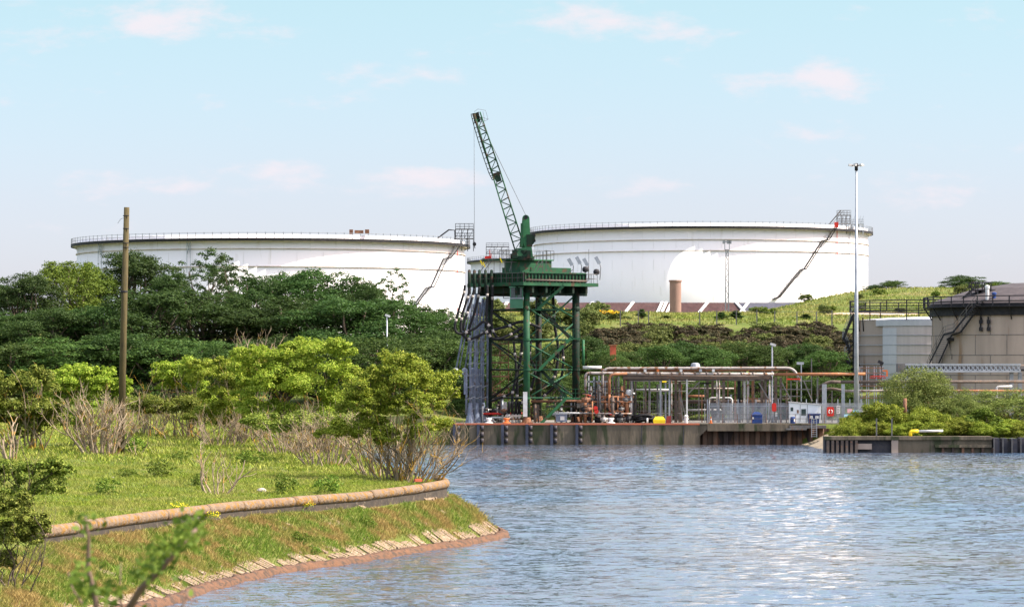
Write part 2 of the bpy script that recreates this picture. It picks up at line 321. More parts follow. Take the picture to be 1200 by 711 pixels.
def ground_material():
    m = bpy.data.materials.new('ground'); m.use_nodes = True; n = m.node_tree; b = n.nodes['Principled BSDF']; b.inputs['Roughness'].default_value = 0.95
    b.inputs['Specular IOR Level'].default_value = 0.1
    t = n.nodes.new('ShaderNodeTexCoord')
    def noise(s, d=6):
        x = n.nodes.new('ShaderNodeTexNoise'); x.inputs['Scale'].default_value = s; x.inputs['Detail'].default_value = d; n.links.new(t.outputs['Object'], x.inputs[0]); return x
    a = noise(0.18); r = n.nodes.new('ShaderNodeValToRGB'); n.links.new(a.outputs[0], r.inputs[0])
    e = r.color_ramp.elements; e[0].position = 0.3; e[0].color = (0.055, 0.08, 0.012, 1); e[1].position = 0.72; e[1].color = (0.15, 0.13, 0.05, 1); x = e.new(0.5); x.color = (0.095, 0.12, 0.022, 1)
    c = noise(1.1); r2 = n.nodes.new('ShaderNodeValToRGB'); n.links.new(c.outputs[0], r2.inputs[0])
    r2.color_ramp.elements[0].position = 0.64; r2.color_ramp.elements[1].position = 0.74
    mx = n.nodes.new('ShaderNodeMixRGB'); mx.inputs[2].default_value = (0.17, 0.115, 0.07, 1); n.links.new(r2.outputs[0], mx.inputs[0]); n.links.new(r.outputs[0], mx.inputs[1])
    n.links.new(mx.outputs[0], b.inputs['Base Color'])
    bb = noise(2.5, 8); bu = n.nodes.new('ShaderNodeBump'); bu.inputs['Strength'].default_value = 0.7; bu.inputs['Distance'].default_value = 0.25
    n.links.new(bb.outputs[0], bu.inputs['Height']); n.links.new(bu.outputs[0], b.inputs['Normal'])
    M['ground'] = m
ground_material()

def water_material():
    m = bpy.data.materials.new('river_water'); m.use_nodes = True; n = m.node_tree; b = n.nodes['Principled BSDF']
    b.inputs['Roughness'].default_value = 0.06; b.inputs['IOR'].default_value = 1.333
    t = n.nodes.new('ShaderNodeTexCoord')
    def noise(scale, d, st, rgh=0.6, dist=0.0):
        mp = n.nodes.new('ShaderNodeMapping'); mp.inputs['Scale'].default_value = st; n.links.new(t.outputs['Object'], mp.inputs[0])
        x = n.nodes.new('ShaderNodeTexNoise'); x.inputs['Scale'].default_value = scale; x.inputs['Detail'].default_value = d; x.inputs['Roughness'].default_value = rgh
        x.inputs['Distortion'].default_value = dist; n.links.new(mp.outputs[0], x.inputs[0]); return x
    body = noise(0.02, 4, (1, 0.9, 1)); r = n.nodes.new('ShaderNodeValToRGB'); n.links.new(body.outputs[0], r.inputs[0])
    r.color_ramp.elements[0].position = 0.38; r.color_ramp.elements[0].color = (0.030, 0.060, 0.105, 1)
    r.color_ramp.elements[1].position = 0.66; r.color_ramp.elements[1].color = (0.085, 0.065, 0.050, 1)
    n.links.new(r.outputs[0], b.inputs['Base Color'])
    gust = noise(0.03, 4, (0.3, 2.6, 1)); gr = n.nodes.new('ShaderNodeMapRange'); gr.inputs[1].default_value = 0.35; gr.inputs[2].default_value = 0.65; gr.inputs[3].default_value = 0.75; gr.inputs[4].default_value = 1.2
    n.links.new(gust.outputs[0], gr.inputs[0])
    def facet(scale, st, amp, d):
        w = noise(scale, d, st, 0.6, 0.4); sb = n.nodes.new('ShaderNodeVectorMath'); sb.operation = 'SUBTRACT'; sb.inputs[1].default_value = (0.5, 0.5, 0.5); n.links.new(w.outputs['Color'], sb.inputs[0])
        mu = n.nodes.new('ShaderNodeVectorMath'); mu.operation = 'MULTIPLY'; mu.inputs[1].default_value = (amp*.8, amp, 0); n.links.new(sb.outputs[0], mu.inputs[0]); return mu.outputs[0]
    f1 = facet(2.6, (0.45, 1.0, 1), 1.05, 3); f2 = facet(7.0, (0.5, 1.0, 1), 0.95, 2)
    ad = n.nodes.new('ShaderNodeVectorMath'); ad.operation = 'ADD'; n.links.new(f1, ad.inputs[0]); n.links.new(f2, ad.inputs[1])
    sc = n.nodes.new('ShaderNodeVectorMath'); sc.operation = 'SCALE'; n.links.new(ad.outputs[0], sc.inputs[0]); n.links.new(gr.outputs[0], sc.inputs['Scale'])
    ge = n.nodes.new('ShaderNodeNewGeometry'); a2 = n.nodes.new('ShaderNodeVectorMath'); a2.operation = 'ADD'; n.links.new(ge.outputs['Normal'], a2.inputs[0]); n.links.new(sc.outputs[0], a2.inputs[1])
    nm = n.nodes.new('ShaderNodeVectorMath'); nm.operation = 'NORMALIZE'; n.links.new(a2.outputs[0], nm.inputs[0]); n.links.new(nm.outputs[0], b.inputs['Normal'])
    M['water'] = m
water_material()
# ---------------------------------------------------------------- ground and water
SHORE = catmull([(-34, 55), (-25, 85), (-18.2, 106), (-13, 124.6), (-11.8, 134.9), (-9.7, 146), (-6.9, 154), (-4.1, 163.8), (-1.7, 171), (-0.36, 178), (-0.7, 184), (-2.6, 196), (-5, 215), (-8, 250), (-14, 300), (-25, 350), (-60, 402)])
COPE = catmull([(-41, 55), (-32, 85), (-24, 108), (-20.4, 120), (-17.5, 129.7), (-14.5, 144.6), (-11.6, 154.8), (-8.1, 162.5), (-5.7, 169), (-3.95, 175), (-3.5, 179), (-4.0, 184), (-6.4, 196), (-9, 215), (-12, 250), (-18, 300), (-29, 350), (-64, 402)])
def pdist(X, Y, L):
    d = np.full(X.shape, 1e9)
    for (x0, y0), (x1, y1) in zip(L[:-1], L[1:]):
        vx, vy = x1-x0, y1-y0; t = np.clip(((X-x0)*vx + (Y-y0)*vy) / (vx*vx+vy*vy+1e-12), 0, 1)
        d = np.minimum(d, np.hypot(X-x0-t*vx, Y-y0-t*vy))
    return d
def sst(x, a, b): t = np.clip((x-a)/(b-a), 0, 1); return t*t*(3-2*t)
def wob(X, Y, s): return (np.sin(X*s*1.3+1.1*np.sin(Y*s*.7))+np.sin(Y*s*1.1+2+1.3*np.sin(X*s*.9)))*0.5
def height(X, Y, fine=True):
    X = np.atleast_1d(np.asarray(X, float)); Y = np.atleast_1d(np.asarray(Y, float))
    z = np.full(X.shape, -3.0)
    # near bank, camera side
    near = 6.9 - 7.5*sst(Y, 13, 60); z = np.where(Y < 60, np.maximum(z, near), z)
    # foreground peninsula
    m = (Y > 50) & (Y < 420) & (X < 6)
    if m.any():
        x, y = X[m], Y[m]; ds = pdist(x, y, SHORE); dc = pdist(x, y, COPE)
        ins = x < np.interp(y, SHORE[:, 1], SHORE[:, 0]); inc = x < np.interp(y, COPE[:, 1], COPE[:, 0])
        t = np.where(inc, 1.0, ds/(ds+dc+1e-6)); bank = -0.12 + 2.25*t**0.95 + 0.05*wob(x, y, 1.7)
        plat = 2.42 + 0.014*np.maximum(0, y-165) + 0.04*dc + 0.10*wob(x, y, 0.5)*sst(dc, 0.3, 4) + 0.03*wob(x, y, 2.1)*sst(dc, .3, 2)
        zz = np.where(inc & (dc > .34), plat, np.where(ins, bank, -0.2 - 0.5*ds))
        z[m] = np.maximum(z[m], np.maximum(zz, -3))
    # land beyond the river
    right = np.interp(Y, [401.9, 402, 430, 460, 520, 560, 600, 620, 690, 706, 723.5, 727, 760, 800, 1200, 3000], [-3, 2.40, 2.5, 5, 9, 13.5, 17.6, 18.7, 20.3, 20.4, 20.4, 23.2, 23.6, 24.0, 26, 24])
    right = right + 4.9*sst(X, 44, 76)*np.exp(-((Y-682)/26)**2) + 0.25*wob(X, Y, 0.25)*sst(Y, 440, 520)*(1-sst(Y, 700, 710))
    left = np.interp(Y, [401.9, 402, 460, 520, 640, 740, 900, 3000], [-3, 2.4, 6, 10, 15.5, 16, 22, 24])
    k = sst(X, -14, -2); far = left*(1-k) + right*k
    z = np.where(Y >= 401.9, np.maximum(z, far), z)
    # right quay land
    q = 1.52 + 0.9*sst(Y, 368, 400)
    z = np.where((Y > 363) & (Y < 402) & (X > 33.6), np.maximum(z, np.where(X > 38, q, -0.4 + (X-33.6)/4.4*2.0)), z)
    return z
def gz(x, y): return float(height([x], [y])[0])

def grid_lines(segs):
    out = []
    for a, b, s in segs: out += list(np.arange(a, b, s))
    out.append(segs[-1][1]); return np.array(out)
gx = grid_lines([(-2500, -400, 150), (-400, -120, 10), (-120, -40, 2.5), (-40, 2, 0.4), (2, 32, 2.5), (32, 40, 1), (40, 130, 2.5), (130, 400, 15), (400, 2500, 150)])
gy = grid_lines([(-60, 10, 5), (10, 60, 2), (60, 104, 1.5), (104, 200, 0.4), (200, 300, 1.2), (300, 362, 4), (362, 364, 1), (364, 401, 4), (401, 402, 1), (402, 740, 3), (740, 1200, 20), (1200, 5000, 200)])
GX, GY = np.meshgrid(gx, gy); GZ = height(GX.ravel(), GY.ravel()).reshape(GX.shape)
nx, ny = len(gx), len(gy); idx = np.arange(nx*ny).reshape(ny, nx)
F = np.stack([idx[:-1, :-1].ravel(), idx[:-1, 1:].ravel(), idx[1:, 1:].ravel(), idx[1:, :-1].ravel()], 1)
V = np.stack([GX.ravel(), GY.ravel(), GZ.ravel()], 1)
tag(ob('ground', np_mesh('ground', V, F, M['ground'], True)), kind='structure')
# river surface, to the horizon upstream and downstream
wxs = grid_lines([(-2500, -400, 300), (-400, -90, 20), (-90, -62, 4), (-62, 66, 0.45), (66, 110, 3), (110, 400, 20), (400, 2500, 300)])
wys = grid_lines([(-200, 60, 20), (60, 104, 4), (104, 215, 0.36), (215, 403, 0.6), (403, 460, 10), (460, 1300, 120)])
WX, WY = np.meshgrid(wxs, wys); WZ = np.zeros_like(WX); gw = np.random.default_rng(5)
WXw = WX + 0.5*np.sin(WY*.31) + .4*np.sin(WX*.23+1); WYw = WY + 0.6*np.sin(WX*.27+2) + .3*np.sin(WY*.19)
for k in range(46):
    lam = 1.1*(8.5/1.1)**gw.random(); th = gw.normal(math.radians(78), math.radians(32)); kk = 2*math.pi/lam; ph = gw.uniform(0, 6.28); amp = 0.0034*lam**0.4*gw.uniform(.5, 1.3)
    WZ += amp*np.sin(kk*(WXw*math.cos(th) + WYw*math.sin(th)) + ph)
gust_ = 0.85 + 0.15*np.sin(WY*.045 + 1.2*np.sin(WX*.018) + .7)*np.sin(WX*.021+WY*.013+2); env = sst(WX, -62, -50)*(1-sst(WX, 56, 66))*sst(WY, 104, 112)*(1-sst(WY, 396, 403))
WZ = WZ*gust_*env
nyw, nxw = WX.shape; idx = np.arange(nxw*nyw).reshape(nyw, nxw); Fw = np.stack([idx[:-1, :-1].ravel(), idx[:-1, 1:].ravel(), idx[1:, 1:].ravel(), idx[1:, :-1].ravel()], 1)
tag(ob('river_water', np_mesh('river_water', np.stack([WX.ravel(), WY.ravel(), WZ.ravel()], 1), Fw, M['water'], True)), kind='structure')
MB().box(-7, 100, 402.1, 431, 2.3, 2.52).build('yard', 'yard_gravel', kind='structure')
fx, fy = np.meshgrid(np.arange(33.2, 39.6, .4), np.arange(364.1, 401.8, .8)); fz = height(fx.ravel(), fy.ravel()) + .06 + NR.uniform(0, .12, fx.size); ii = np.arange(fx.size).reshape(fx.shape)
tag(ob('foreshore', np_mesh('foreshore', np.column_stack([fx.ravel(), fy.ravel(), fz]), np.stack([ii[:-1, :-1].ravel(), ii[:-1, 1:].ravel(), ii[1:, 1:].ravel(), ii[1:, :-1].ravel()], 1), M['sand_rubble'])), kind='structure')
# ---------------------------------------------------------------- bank works: kerb, stone pitching, coping wall
def offset(L, d):
    t = np.gradient(L, axis=0); t /= np.linalg.norm(t, axis=1, keepdims=True); nrm = np.stack([-t[:, 1], t[:, 0]], 1)  # points inland
    return L + nrm*d
def resample(L, step):
    s = np.concatenate([[0], np.cumsum(np.linalg.norm(np.diff(L, axis=0), axis=1))]); q = np.arange(0, s[-1], step)
    return np.stack([np.interp(q, s, L[:, 0]), np.interp(q, s, L[:, 1])], 1)
sh = resample(SHORE[(SHORE[:, 1] > 80) & (SHORE[:, 1] < 225)], 0.45)
prof = [(-0.22, -0.5), (-0.14, 0.0), (-0.02, 0.16), (0.10, 0.24), (0.28, 0.28), (0.36, 0.0)]
vs_, fs_ = [], []
for d, z in prof:
    L = offset(sh, d); j = NR.normal(0, 0.03, len(L)); vs_.append(np.column_stack([L + NR.normal(0, .045, L.shape), np.full(len(L), z) + j]))
n = len(sh); vv = np.concatenate(vs_); ff = [(i*n+k, i*n+k+1, (i+1)*n+k+1, (i+1)*n+k) for i in range(len(prof)-1) for k in range(n-1)]
kerb = ob('brick_kerb', np_mesh('brick_kerb', vv, ff, M['brick_kerb'], False))
tag(kerb, 'low red-brown brick kerb along the foot of the grassy river bank', 'kerb')
pit = MB(); sh2 = resample(SHORE[(SHORE[:, 1] > 80) & (SHORE[:, 1] < 215)], 0.30)
tt = np.gradient(sh2, axis=0); tt /= np.linalg.norm(tt, axis=1, keepdims=True)
k = 0
def slab(p, t, a, b, w, h, sk=.05):
    nn = np.array([-t[1], t[0]]); pts = []
    for top in (0, 1):
        for (dd, ss) in ((a, -w/2), (a, w/2), (b, w/2), (b, -w/2)):
            q = p + nn*dd + t*(ss + sk*(dd-a)); z = gz(q[0], q[1]); pts.append((q[0], q[1], z + ((h if dd == a else h*.6) if top else -0.3)))
    pit.quadbox(pts)
while k < len(sh2):
    nb_ = R.randint(3, 9); L1 = R.uniform(.45, 1.05); h0 = R.uniform(.07, .14); sh_ = R.uniform(0, .12)
    for j in range(nb_):
        if k >= len(sh2): break
        slab(sh2[k], tt[k], .32 + sh_ + R.uniform(0, .08), .32 + L1*R.uniform(.85, 1.1), .285, h0 + R.uniform(-.025, .025))
        if R.random() < .3: slab(sh2[k], tt[k], .45 + L1*1.15, .45 + L1*1.15 + R.uniform(.4, .9), .27, .08)
        k += 1
    k += R.choice((0, 0, 1, 1, 2, 3))
for _ in range(34):                                  # patches of slabs showing higher up the slope
    k = R.randrange(30, len(sh2)-20); d0 = R.uniform(2.0, 3.6); L1 = R.uniform(.5, 1.1)
    for j in range(R.randint(2, 6)):
        slab(sh2[k+j], tt[k+j], d0+R.uniform(0, .1), d0+L1*R.uniform(.8, 1.1), .28, .13)
pit.build('stone_pitching', 'stone_slab', label='pale weathered stone slabs set side by side up the river bank above the brick kerb', cat='stone paving')
# coping: rounded concrete roll on a low wall, in cast lengths
cwall = thing('retaining_wall', 'low curved concrete wall with a rounded lichen-stained coping between meadow and bank', 'wall', (-10, 155, 2))
cp = COPE[(COPE[:, 1] > 127.5) & (COPE[:, 1] < 186)]; cp = resample(cp, 0.3)
zc = np.interp(cp[:, 1], [120, 165, 175, 186], [2.52, 2.60, 2.72, 2.75])
cop = MB(); per = 9
s_ = 0
while s_ < len(cp)-2:
    per = R.choice((7, 10, 14, 18, 22)); s = s_; e = min(s+per, len(cp)-1); s_ = e
    if e - s < 2: break
    jit = R.uniform(-.03, .02); seg = cp[s:e+1].copy(); seg[-1] = seg[-1]*0.9 + seg[-2]*0.1
    ls = np.stack([np.array([*q, z+jit]) for q, z in zip(seg, zc[s:e+1])])
    cop.tube([tuple(q) for q in ls], [0.232]+[0.24]*(len(ls)-2)+[0.232], 14)
cop.build('coping', 'coping', cwall)
wl = MB()
for a, b, za, zb in zip(cp[:-1], cp[1:], zc[:-1], zc[1:]):
    d = (b-a)/np.linalg.norm(b-a); nn = np.array([-d[1], d[0]]); a0 = a-nn*.10; b0 = b-nn*.10; a1 = a+nn*.14; b1 = b+nn*.14
    wl.quadbox([(*a0, za-1.2), (*b0, zb-1.2), (*b1, zb-1.2), (*a1, za-1.2), (*a0, za-.12), (*b0, zb-.12), (*b1, zb-.12), (*a1, za-.12)])
wl.build('wall', 'coping_wall', cwall)

# ---------------------------------------------------------------- grass
def blades(P3, h, w, lean=0.45, seed=1):
    g = np.random.default_rng(seed); n = len(P3); a = g.uniform(0, 2*np.pi, n); hh = h*g.uniform(.5, 1.4, n); ww = w*g.uniform(.6, 1.3, n)
    d = np.stack([np.cos(a), np.sin(a), np.zeros(n)], 1); la = g.uniform(0, 2*np.pi, n); le = hh*g.uniform(0.05, 1, n)*lean*1.6
    l = np.stack([np.cos(la)*le, np.sin(la)*le, hh], 1)
    A = P3 - d*ww[:, None]/2; B = P3 + d*ww[:, None]/2; mid = P3 + l*np.array([.4, .4, .6]); Cc = mid + d*ww[:, None]*.35; D = P3 + l
    V = np.stack([A, B, Cc, D], 1).reshape(-1, 3); F = np.arange(4*n).reshape(n, 4); return V, F
def scatter_fore(n, yr, seed, bank):
    g = np.random.default_rng(seed); y = g.uniform(*yr, n*3); xc = np.interp(y, COPE[:, 1], COPE[:, 0]); xs = np.interp(y, SHORE[:, 1], SHORE[:, 0])
    if bank: x = xc + (xs-xc)*g.random(n*3)
    else: x = np.maximum(xc - g.random(n*3)**1.3*26, -0.16*y-3)
    pts = np.stack([x, y], 1)[:n*3]; ds = pdist(x, y, SHORE); dc = pdist(x, y, COPE)
    if bank:
        cl = 0.5 + 0.5*wob(x, y, 1.1) ; keep = (ds > 0.45) & (dc > 0.3) & (x < xs) & (g.random(n*3) < np.clip((ds-.95)/0.6, .09, 1)*(0.35+0.65*cl))
    else: keep = (dc > 0.25) & (x < xc)
    p = pts[keep][:n]; z = height(p[:, 0], p[:, 1]); return np.column_stack([p, z])
g1 = scatter_fore(190000, (112, 190), 3, False); g2 = scatter_fore(60000, (190, 300), 4, False)
va, fa = blades(g1, 0.11, 0.026, .7, 5); vb, fb = blades(g2, 0.22, 0.07, .7, 6)
# taller tussocks
g = np.random.default_rng(9); tc0 = g1[g.integers(0, len(g1), 1100)]; tp = np.repeat(tc0, 22, 0) + np.column_stack([g.normal(0, .16, (1100*22, 2)), np.zeros(1100*22)]); vt, ft = blades(tp, 0.20, 0.018, .6, 10)
V = np.concatenate([va, vb, vt]); F = np.concatenate([fa, fb+len(va), ft+len(va)+len(vb)])
tag(ob('meadow_grass', np_mesh('meadow_grass', V, F, M['grass_meadow'])), 'short bright green meadow grass behind the coping', 'grass', kind='stuff')
g3 = scatter_fore(260000, (104, 205), 12, True); v1, f1 = blades(g3, 0.17, 0.018, .6, 13)
sel = g3[g.integers(0, len(g3), 1500)]; tp = np.repeat(sel, 30, 0) + np.column_stack([g.normal(0, .17, (1500*30, 2)), np.zeros(1500*30)]); v2, f2 = blades(tp, 0.24, 0.016, .5, 14)
tag(ob('bank_grass', np_mesh('bank_grass', np.concatenate([v1, v2]), np.concatenate([f1, f2+len(v1)]), M['grass_bank'])), 'rough green and straw-coloured grass on the river bank slope', 'grass', kind='stuff')
# ---------------------------------------------------------------- storage tanks on the hill
def storage_tank(name, label, cx, cy, Rr, z0, z1, rings, group, skip=None):
    """z1 = walkway level; the shell rises a little above it"""
    t = thing(name, label, 'storage tank', (cx, cy, z0), group)
    c = (cx, cy, 0); N = 144
    sh = MB()
    sh.lathe([(Rr, z0-2), (Rr, z1+0.85), (Rr-0.06, z1+0.85), (Rr-0.06, z1-3)], c, N)
    for i in range(len(sh.sm)): sh.sm[i] = True
    sh.build('shell', 'tank_white', t)
    MB().lathe([(Rr-0.07, z1-3), (0.2, z1-2.6)], c, N).build('floating_roof', 'tank_white', t)
    g = MB(); g.lathe([(Rr+0.02, z1-0.12), (Rr+1.15, z1-0.12), (Rr+1.15, z1+0.06), (Rr+0.02, z1+0.06)], c, N)
    g.build('wind_girder', 'tank_white', t)
    g = MB(); g.lathe([(Rr+1.16, z1-0.42), (Rr+1.22, z1-0.42), (Rr+1.22, z1+0.14), (Rr+1.16, z1+0.14), (Rr+1.16, z1-0.42)], c, N)
    g.build('kick_plate', 'dark_steel', t)
    br = MB()
    for k in range(96):
        a = 2*math.pi*k/96; ca, sa = math.cos(a), math.sin(a)
        br.bar((cx+ca*(Rr+1.1), cy+sa*(Rr+1.1), z1-0.15), (cx+ca*(Rr+0.03), cy+sa*(Rr+0.03), z1-0.9), 0.05)
    o = br.build('bracket', 'tank_white', t); o['kind'] = 'stuff'
    for zr in rings:
        MB().lathe([(Rr+0.02, zr-0.07), (Rr+0.26, zr-0.07), (Rr+0.26, zr+0.05), (Rr+0.02, zr+0.05)], c, N).build('stiffener_ring', 'tank_rust_line', t)
    r = MB(); n = int(2*math.pi*Rr/1.65)
    for k in range(n):
        a = 2*math.pi*k/n; ca, sa = math.cos(a), math.sin(a); x, y = cx+ca*(Rr+1.12), cy+sa*(Rr+1.12)
        r.bar((x, y, z1), (x, y, z1+1.25), 0.10)
    for hz in (0.6, 1.15):
        r.tube([(cx+math.cos(a)*(Rr+1.12), cy+math.sin(a)*(Rr+1.12), z1+hz) for a in np.linspace(0, 2*math.pi, N+1)], 0.035, 4, False)
    r.build('railing', 'grey_steel', t)
    # plate seams: faint vertical weld lines
    s = MB()
    for row in range(int((z1-z0)/2.4)):
        for k in range(48):
            a = 2*math.pi*(k+0.5*(row % 2))/48; ca, sa = math.cos(a), math.sin(a); x, y = cx+ca*(Rr+0.005), cy+sa*(Rr+0.005)
            s.bar((x, y, z1-2.4*(row+1)+0.04), (x, y, z1-2.4*row-0.04), 0.035)
    s.build('weld_seams', 'seam_grey', t)
    return t
def onwall(cx, cy, Rw, px, py):
    """point on a cylinder of radius Rw seen at px,py from the bank"""
    k = (px-600)/FPX; A = 1+k*k; B = -2*(k*cx+cy); D = cx*cx+cy*cy-Rw*Rw; q = max(B*B-4*A*D, 0); Y = (-B-math.sqrt(q))/(2*A)
    return Vector((k*Y, Y, ZZ(py, Y)))
def wall_stair(parent, cx, cy, Rr, pts, m1='grey_steel', m2='dark_steel', wid=0.8, rail=True, landings=()):
    """pts: list of (px,py) along the outer stringer"""
    for a, b in zip(pts[:-1], pts[1:]):
        A, B = onwall(cx, cy, Rr+0.25+wid, *a), onwall(cx, cy, Rr+0.25+wid, *b)
        n = max(2, int((A-B).length/0.33)); st = MB(); tr = MB(); hr = MB(); out = []; inn = []
        for i in range(n+1):
            p = onwall(cx, cy, Rr+0.25+wid, a[0]+(b[0]-a[0])*i/n, a[1]+(b[1]-a[1])*i/n)
            d = Vector((cx-p.x, cy-p.y, 0)).normalized(); out.append(p); inn.append(p+d*wid)
            if i < n: tr.bar(p, p+d*wid, 0.26, 0.04)
        for L in (out, inn):
            for i in range(0, n, 3): st.bar(L[i], L[min(i+3, n)], 0.06, 0.26)
        for i in range(0, n, 4): hr.bar(out[i], out[i]+Vector((0, 0, 1.05)), 0.05)
        for hz in (0.55, 1.05): hr.tube([q+Vector((0, 0, hz)) for q in out[::3]+[out[-1]]], 0.035, 4, False)
        f = st.build('stair_flight', m2, parent); 
        o1 = tr.build('tread', m1, f); o2 = hr.build('handrail', m1, f)
        for o_ in (o1, o2): o_.parent = f; 

pm('seam_grey', (0.62, 0.57, 0.54), (0.68, 0.63, 0.60), 0.5)
TG = 'white floating-roof oil storage tanks on the hill'
# left tank
LCX, LCY, LR = XX(318, 690), 690, 39.0
LZ1 = ZZ(279.5, LCY-LR-1)
tl = storage_tank('storage_tank', 'huge white storage tank behind the dark wood, left of the green crane', LCX, LCY, LR, 15.5, LZ1, [ZZ(291, LCY-LR), ZZ(312, LCY-LR)], TG)
wall_stair(tl, LCX, LCY, LR, [(540, 287), (529, 302), (524, 303), (509, 336), (503, 337), (488, 358), (478, 372)])
# right tank
RCX, RCY, RR_ = XX(821, 800), 800, 39.0
RZ1 = ZZ(265.5, RCY-RR_-1)
trk = storage_tank('storage_tank', 'huge white storage tank right of the green crane, with a stair rising to the right', RCX, RCY, RR_, 24.2, RZ1, [ZZ(280.5, RCY-RR_), ZZ(293.5, RCY-RR_)], TG)
wall_stair(trk, RCX, RCY, RR_, [(981, 266), (972, 281), (966, 282), (945, 315), (940, 316), (914, 348), (906, 351)], 'dull_steel', 'dark_steel')
# red and grey riser pipes on the right tank
for px, m in ((981, 'red_paint'), (996, 'galvanised')):
    a = onwall(RCX, RCY, RR_+0.3, px, 262); b = onwall(RCX, RCY, RR_+0.3, px, 345)
    MB().tube([a, b], 0.09, 6).build('riser_pipe', m, trk)
a = onwall(LCX, LCY, LR+0.3, 536, 290); MB().tube([a, Vector((a.x, a.y, 16))], 0.08, 6).build('riser_pipe', 'red_paint', tl)
# red foam box at stair head
def box_at(mb, px0, px1, py0, py1, Y, d): return mb.box(XX(px0, Y), XX(px1, Y), Y, Y+d, ZZ(py1, Y), ZZ(py0, Y))
a = onwall(RCX, RCY, RR_+1.3, 980, 262); MB().box(a.x-.45, a.x+.45, a.y-.6, a.y, a.z-.9, a.z+.3).build('alarm_box', 'red_paint', trk)
# roof access platforms
def roof_platform(parent, ctr, w, d, z, m, lv=2):
    p = MB(); r = MB(); x, y = ctr
    for i in range(lv):
        zz = z + 1.9*i; p.box(x-w/2, x+w/2, y-d/2, y+d/2, zz, zz+0.12)
        for k in range(5):
            for sy in (-1, 1): r.bar((x-w/2+w*k/4, y+sy*d/2, zz), (x-w/2+w*k/4, y+sy*d/2, zz+1.15), 0.06)
        for sy in (-1, 1):
            for hz in (.6, 1.15): r.bar((x-w/2, y+sy*d/2, zz+hz), (x+w/2, y+sy*d/2, zz+hz), 0.06)
    for sx in (-1, -.3, .35, 1):
        for sy in (-1, 1): p.bar((x+sx*w/2, y+sy*d/2, z-2.4), (x+sx*w/2, y+sy*d/2, z+1.9*(lv-1)), 0.12)
    for k in range(4):
        p.bar((x-w/2+w*k/4, y-d/2, z+.1), (x-w/2+w*(k+1)/4, y-d/2, z+1.9), 0.07)
    p.build('access_platform', m, parent); r.build('platform_railing', m, parent)
pl = onwall(LCX, LCY, LR+0.4, 540, 272); roof_platform(tl, (pl.x+0.7, pl.y+2.2), 3.6, 2.6, LZ1+1.2, 'dark_steel', 2)
MB().tube([(pl.x-5.2, pl.y+1, LZ1+0.9), (pl.x-2.4, pl.y+1, LZ1+3.0), (pl.x-1.2, pl.y+1, LZ1+2.9), (pl.x-1.1, pl.y+1, LZ1)], 0.16, 6).build('gooseneck_pipe', 'dark_steel', tl)
pr = onwall(RCX, RCY, RR_+0.2, 988, 262); roof_platform(trk, (pr.x+0.4, pr.y+2.5), 3.0, 2.4, RZ1+1.4, 'dull_steel', 2)
roof_platform(trk, (pr.x+3.6, pr.y+3.5), 2.6, 2.4, RZ1+1.3, 'galvanised', 1)
MB().bar((pr.x-3.2, pr.y+1, RZ1+1.1), (pr.x-0.4, pr.y+1, RZ1+4.4), 0.1, 0.25).bar((pr.x-2.6, pr.y+1, RZ1+1.1), (pr.x+0.2, pr.y+1, RZ1+4.4), 0.1).build('roof_ladder', 'dull_steel', trk)
# small gauges on the roof rim of the left tank
gm = MB(); a = onwall(LCX, LCY, LR-0.2, 421, 272); gm.box(a.x-1.9, a.x-1.2, a.y-.2, a.y+.4, a.z-.4, a.z+.5); gm.box(a.x-.9, a.x+.8, a.y-.2, a.y+.4, a.z-.3, a.z+.35); gm.box(a.x+1.1, a.x+1.9, a.y-.2, a.y+.4, a.z-.3, a.z+.5)
gm.build('rim_gauge', 'rust', tl)
# wall truss brackets on the left tank
for px in (117, 221):
    k = MB(); 
    for dx in (-2, 2): 
        a = onwall(LCX, LCY, LR+0.5, px+dx, 283); b = onwall(LCX, LCY, LR+0.4, px-dx, 298); k.bar(a, b, 0.12)
        k.bar(a, onwall(LCX, LCY, LR+0.4, px+dx, 320), 0.1)
    k.build('cable_bracket', 'galvanised', tl)
# third tank, farther back, between the two
T3 = storage_tank('storage_tank', 'pale storage tank seen low between the two huge tanks, behind the tower hoses', XX(548, 1010)+41, 1010, 40, 24, ZZ(302, 970), [ZZ(318, 970)], TG)
pl = (XX(583, 975), 977); roof_platform(T3, pl, 6.5, 4, ZZ(302, 975)+1.2, 'dark_steel', 2)

# ---------------------------------------------------------------- bund wall under the right tank
b = MB()
def bund(px0, px1, top, bot, Y0=713, Y1=723, mat='bund_brown'):
    x0b, x1b, x0t, x1t = XX(px0, Y0), XX(px1, Y0), XX(px0, Y1), XX(px1, Y1); zt, zb = ZZ(top, Y1), ZZ(bot, Y0)
    m = MB(); m.quadbox([(x0b, Y0, zb), (x1b, Y0, zb), (x1t, Y1+1.5, zb), (x0t, Y1+1.5, zb), (x0t, Y1, zt), (x1t, Y1, zt), (x1t, Y1+1.5, zt), (x0t, Y1+1.5, zt)]); return m
bt = thing('bund_wall', 'sloping brown bund wall with pale strips below the right storage tank', 'bund wall', (XX(760, 718), 718, 20))
bund(556, 867, 354.5, 369).build('brown_slope', 'bund_brown', bt)
bund(866.9, 962, 354.5, 369, 713.02, 723.02).build('grey_slope', 'bund_grey', bt, label='blue-grey sloping end of the bund')
for px, dx in ((590, 9), (648, 8), (690, 9), (737, 10), (773, 6), (778, 6), (784, 6), (824, 11), (872, 10), (868, -12)):
    a = Vector((XX(px-dx*0.5, 713), 712.9, ZZ(367, 713))); c_ = Vector((XX(px+dx*0.5, 723), 722.9, ZZ(354.5, 723)+.1)); MB().bar(a, c_, 0.55, 0.3).build('pale_strip', 'white_paint', bt)
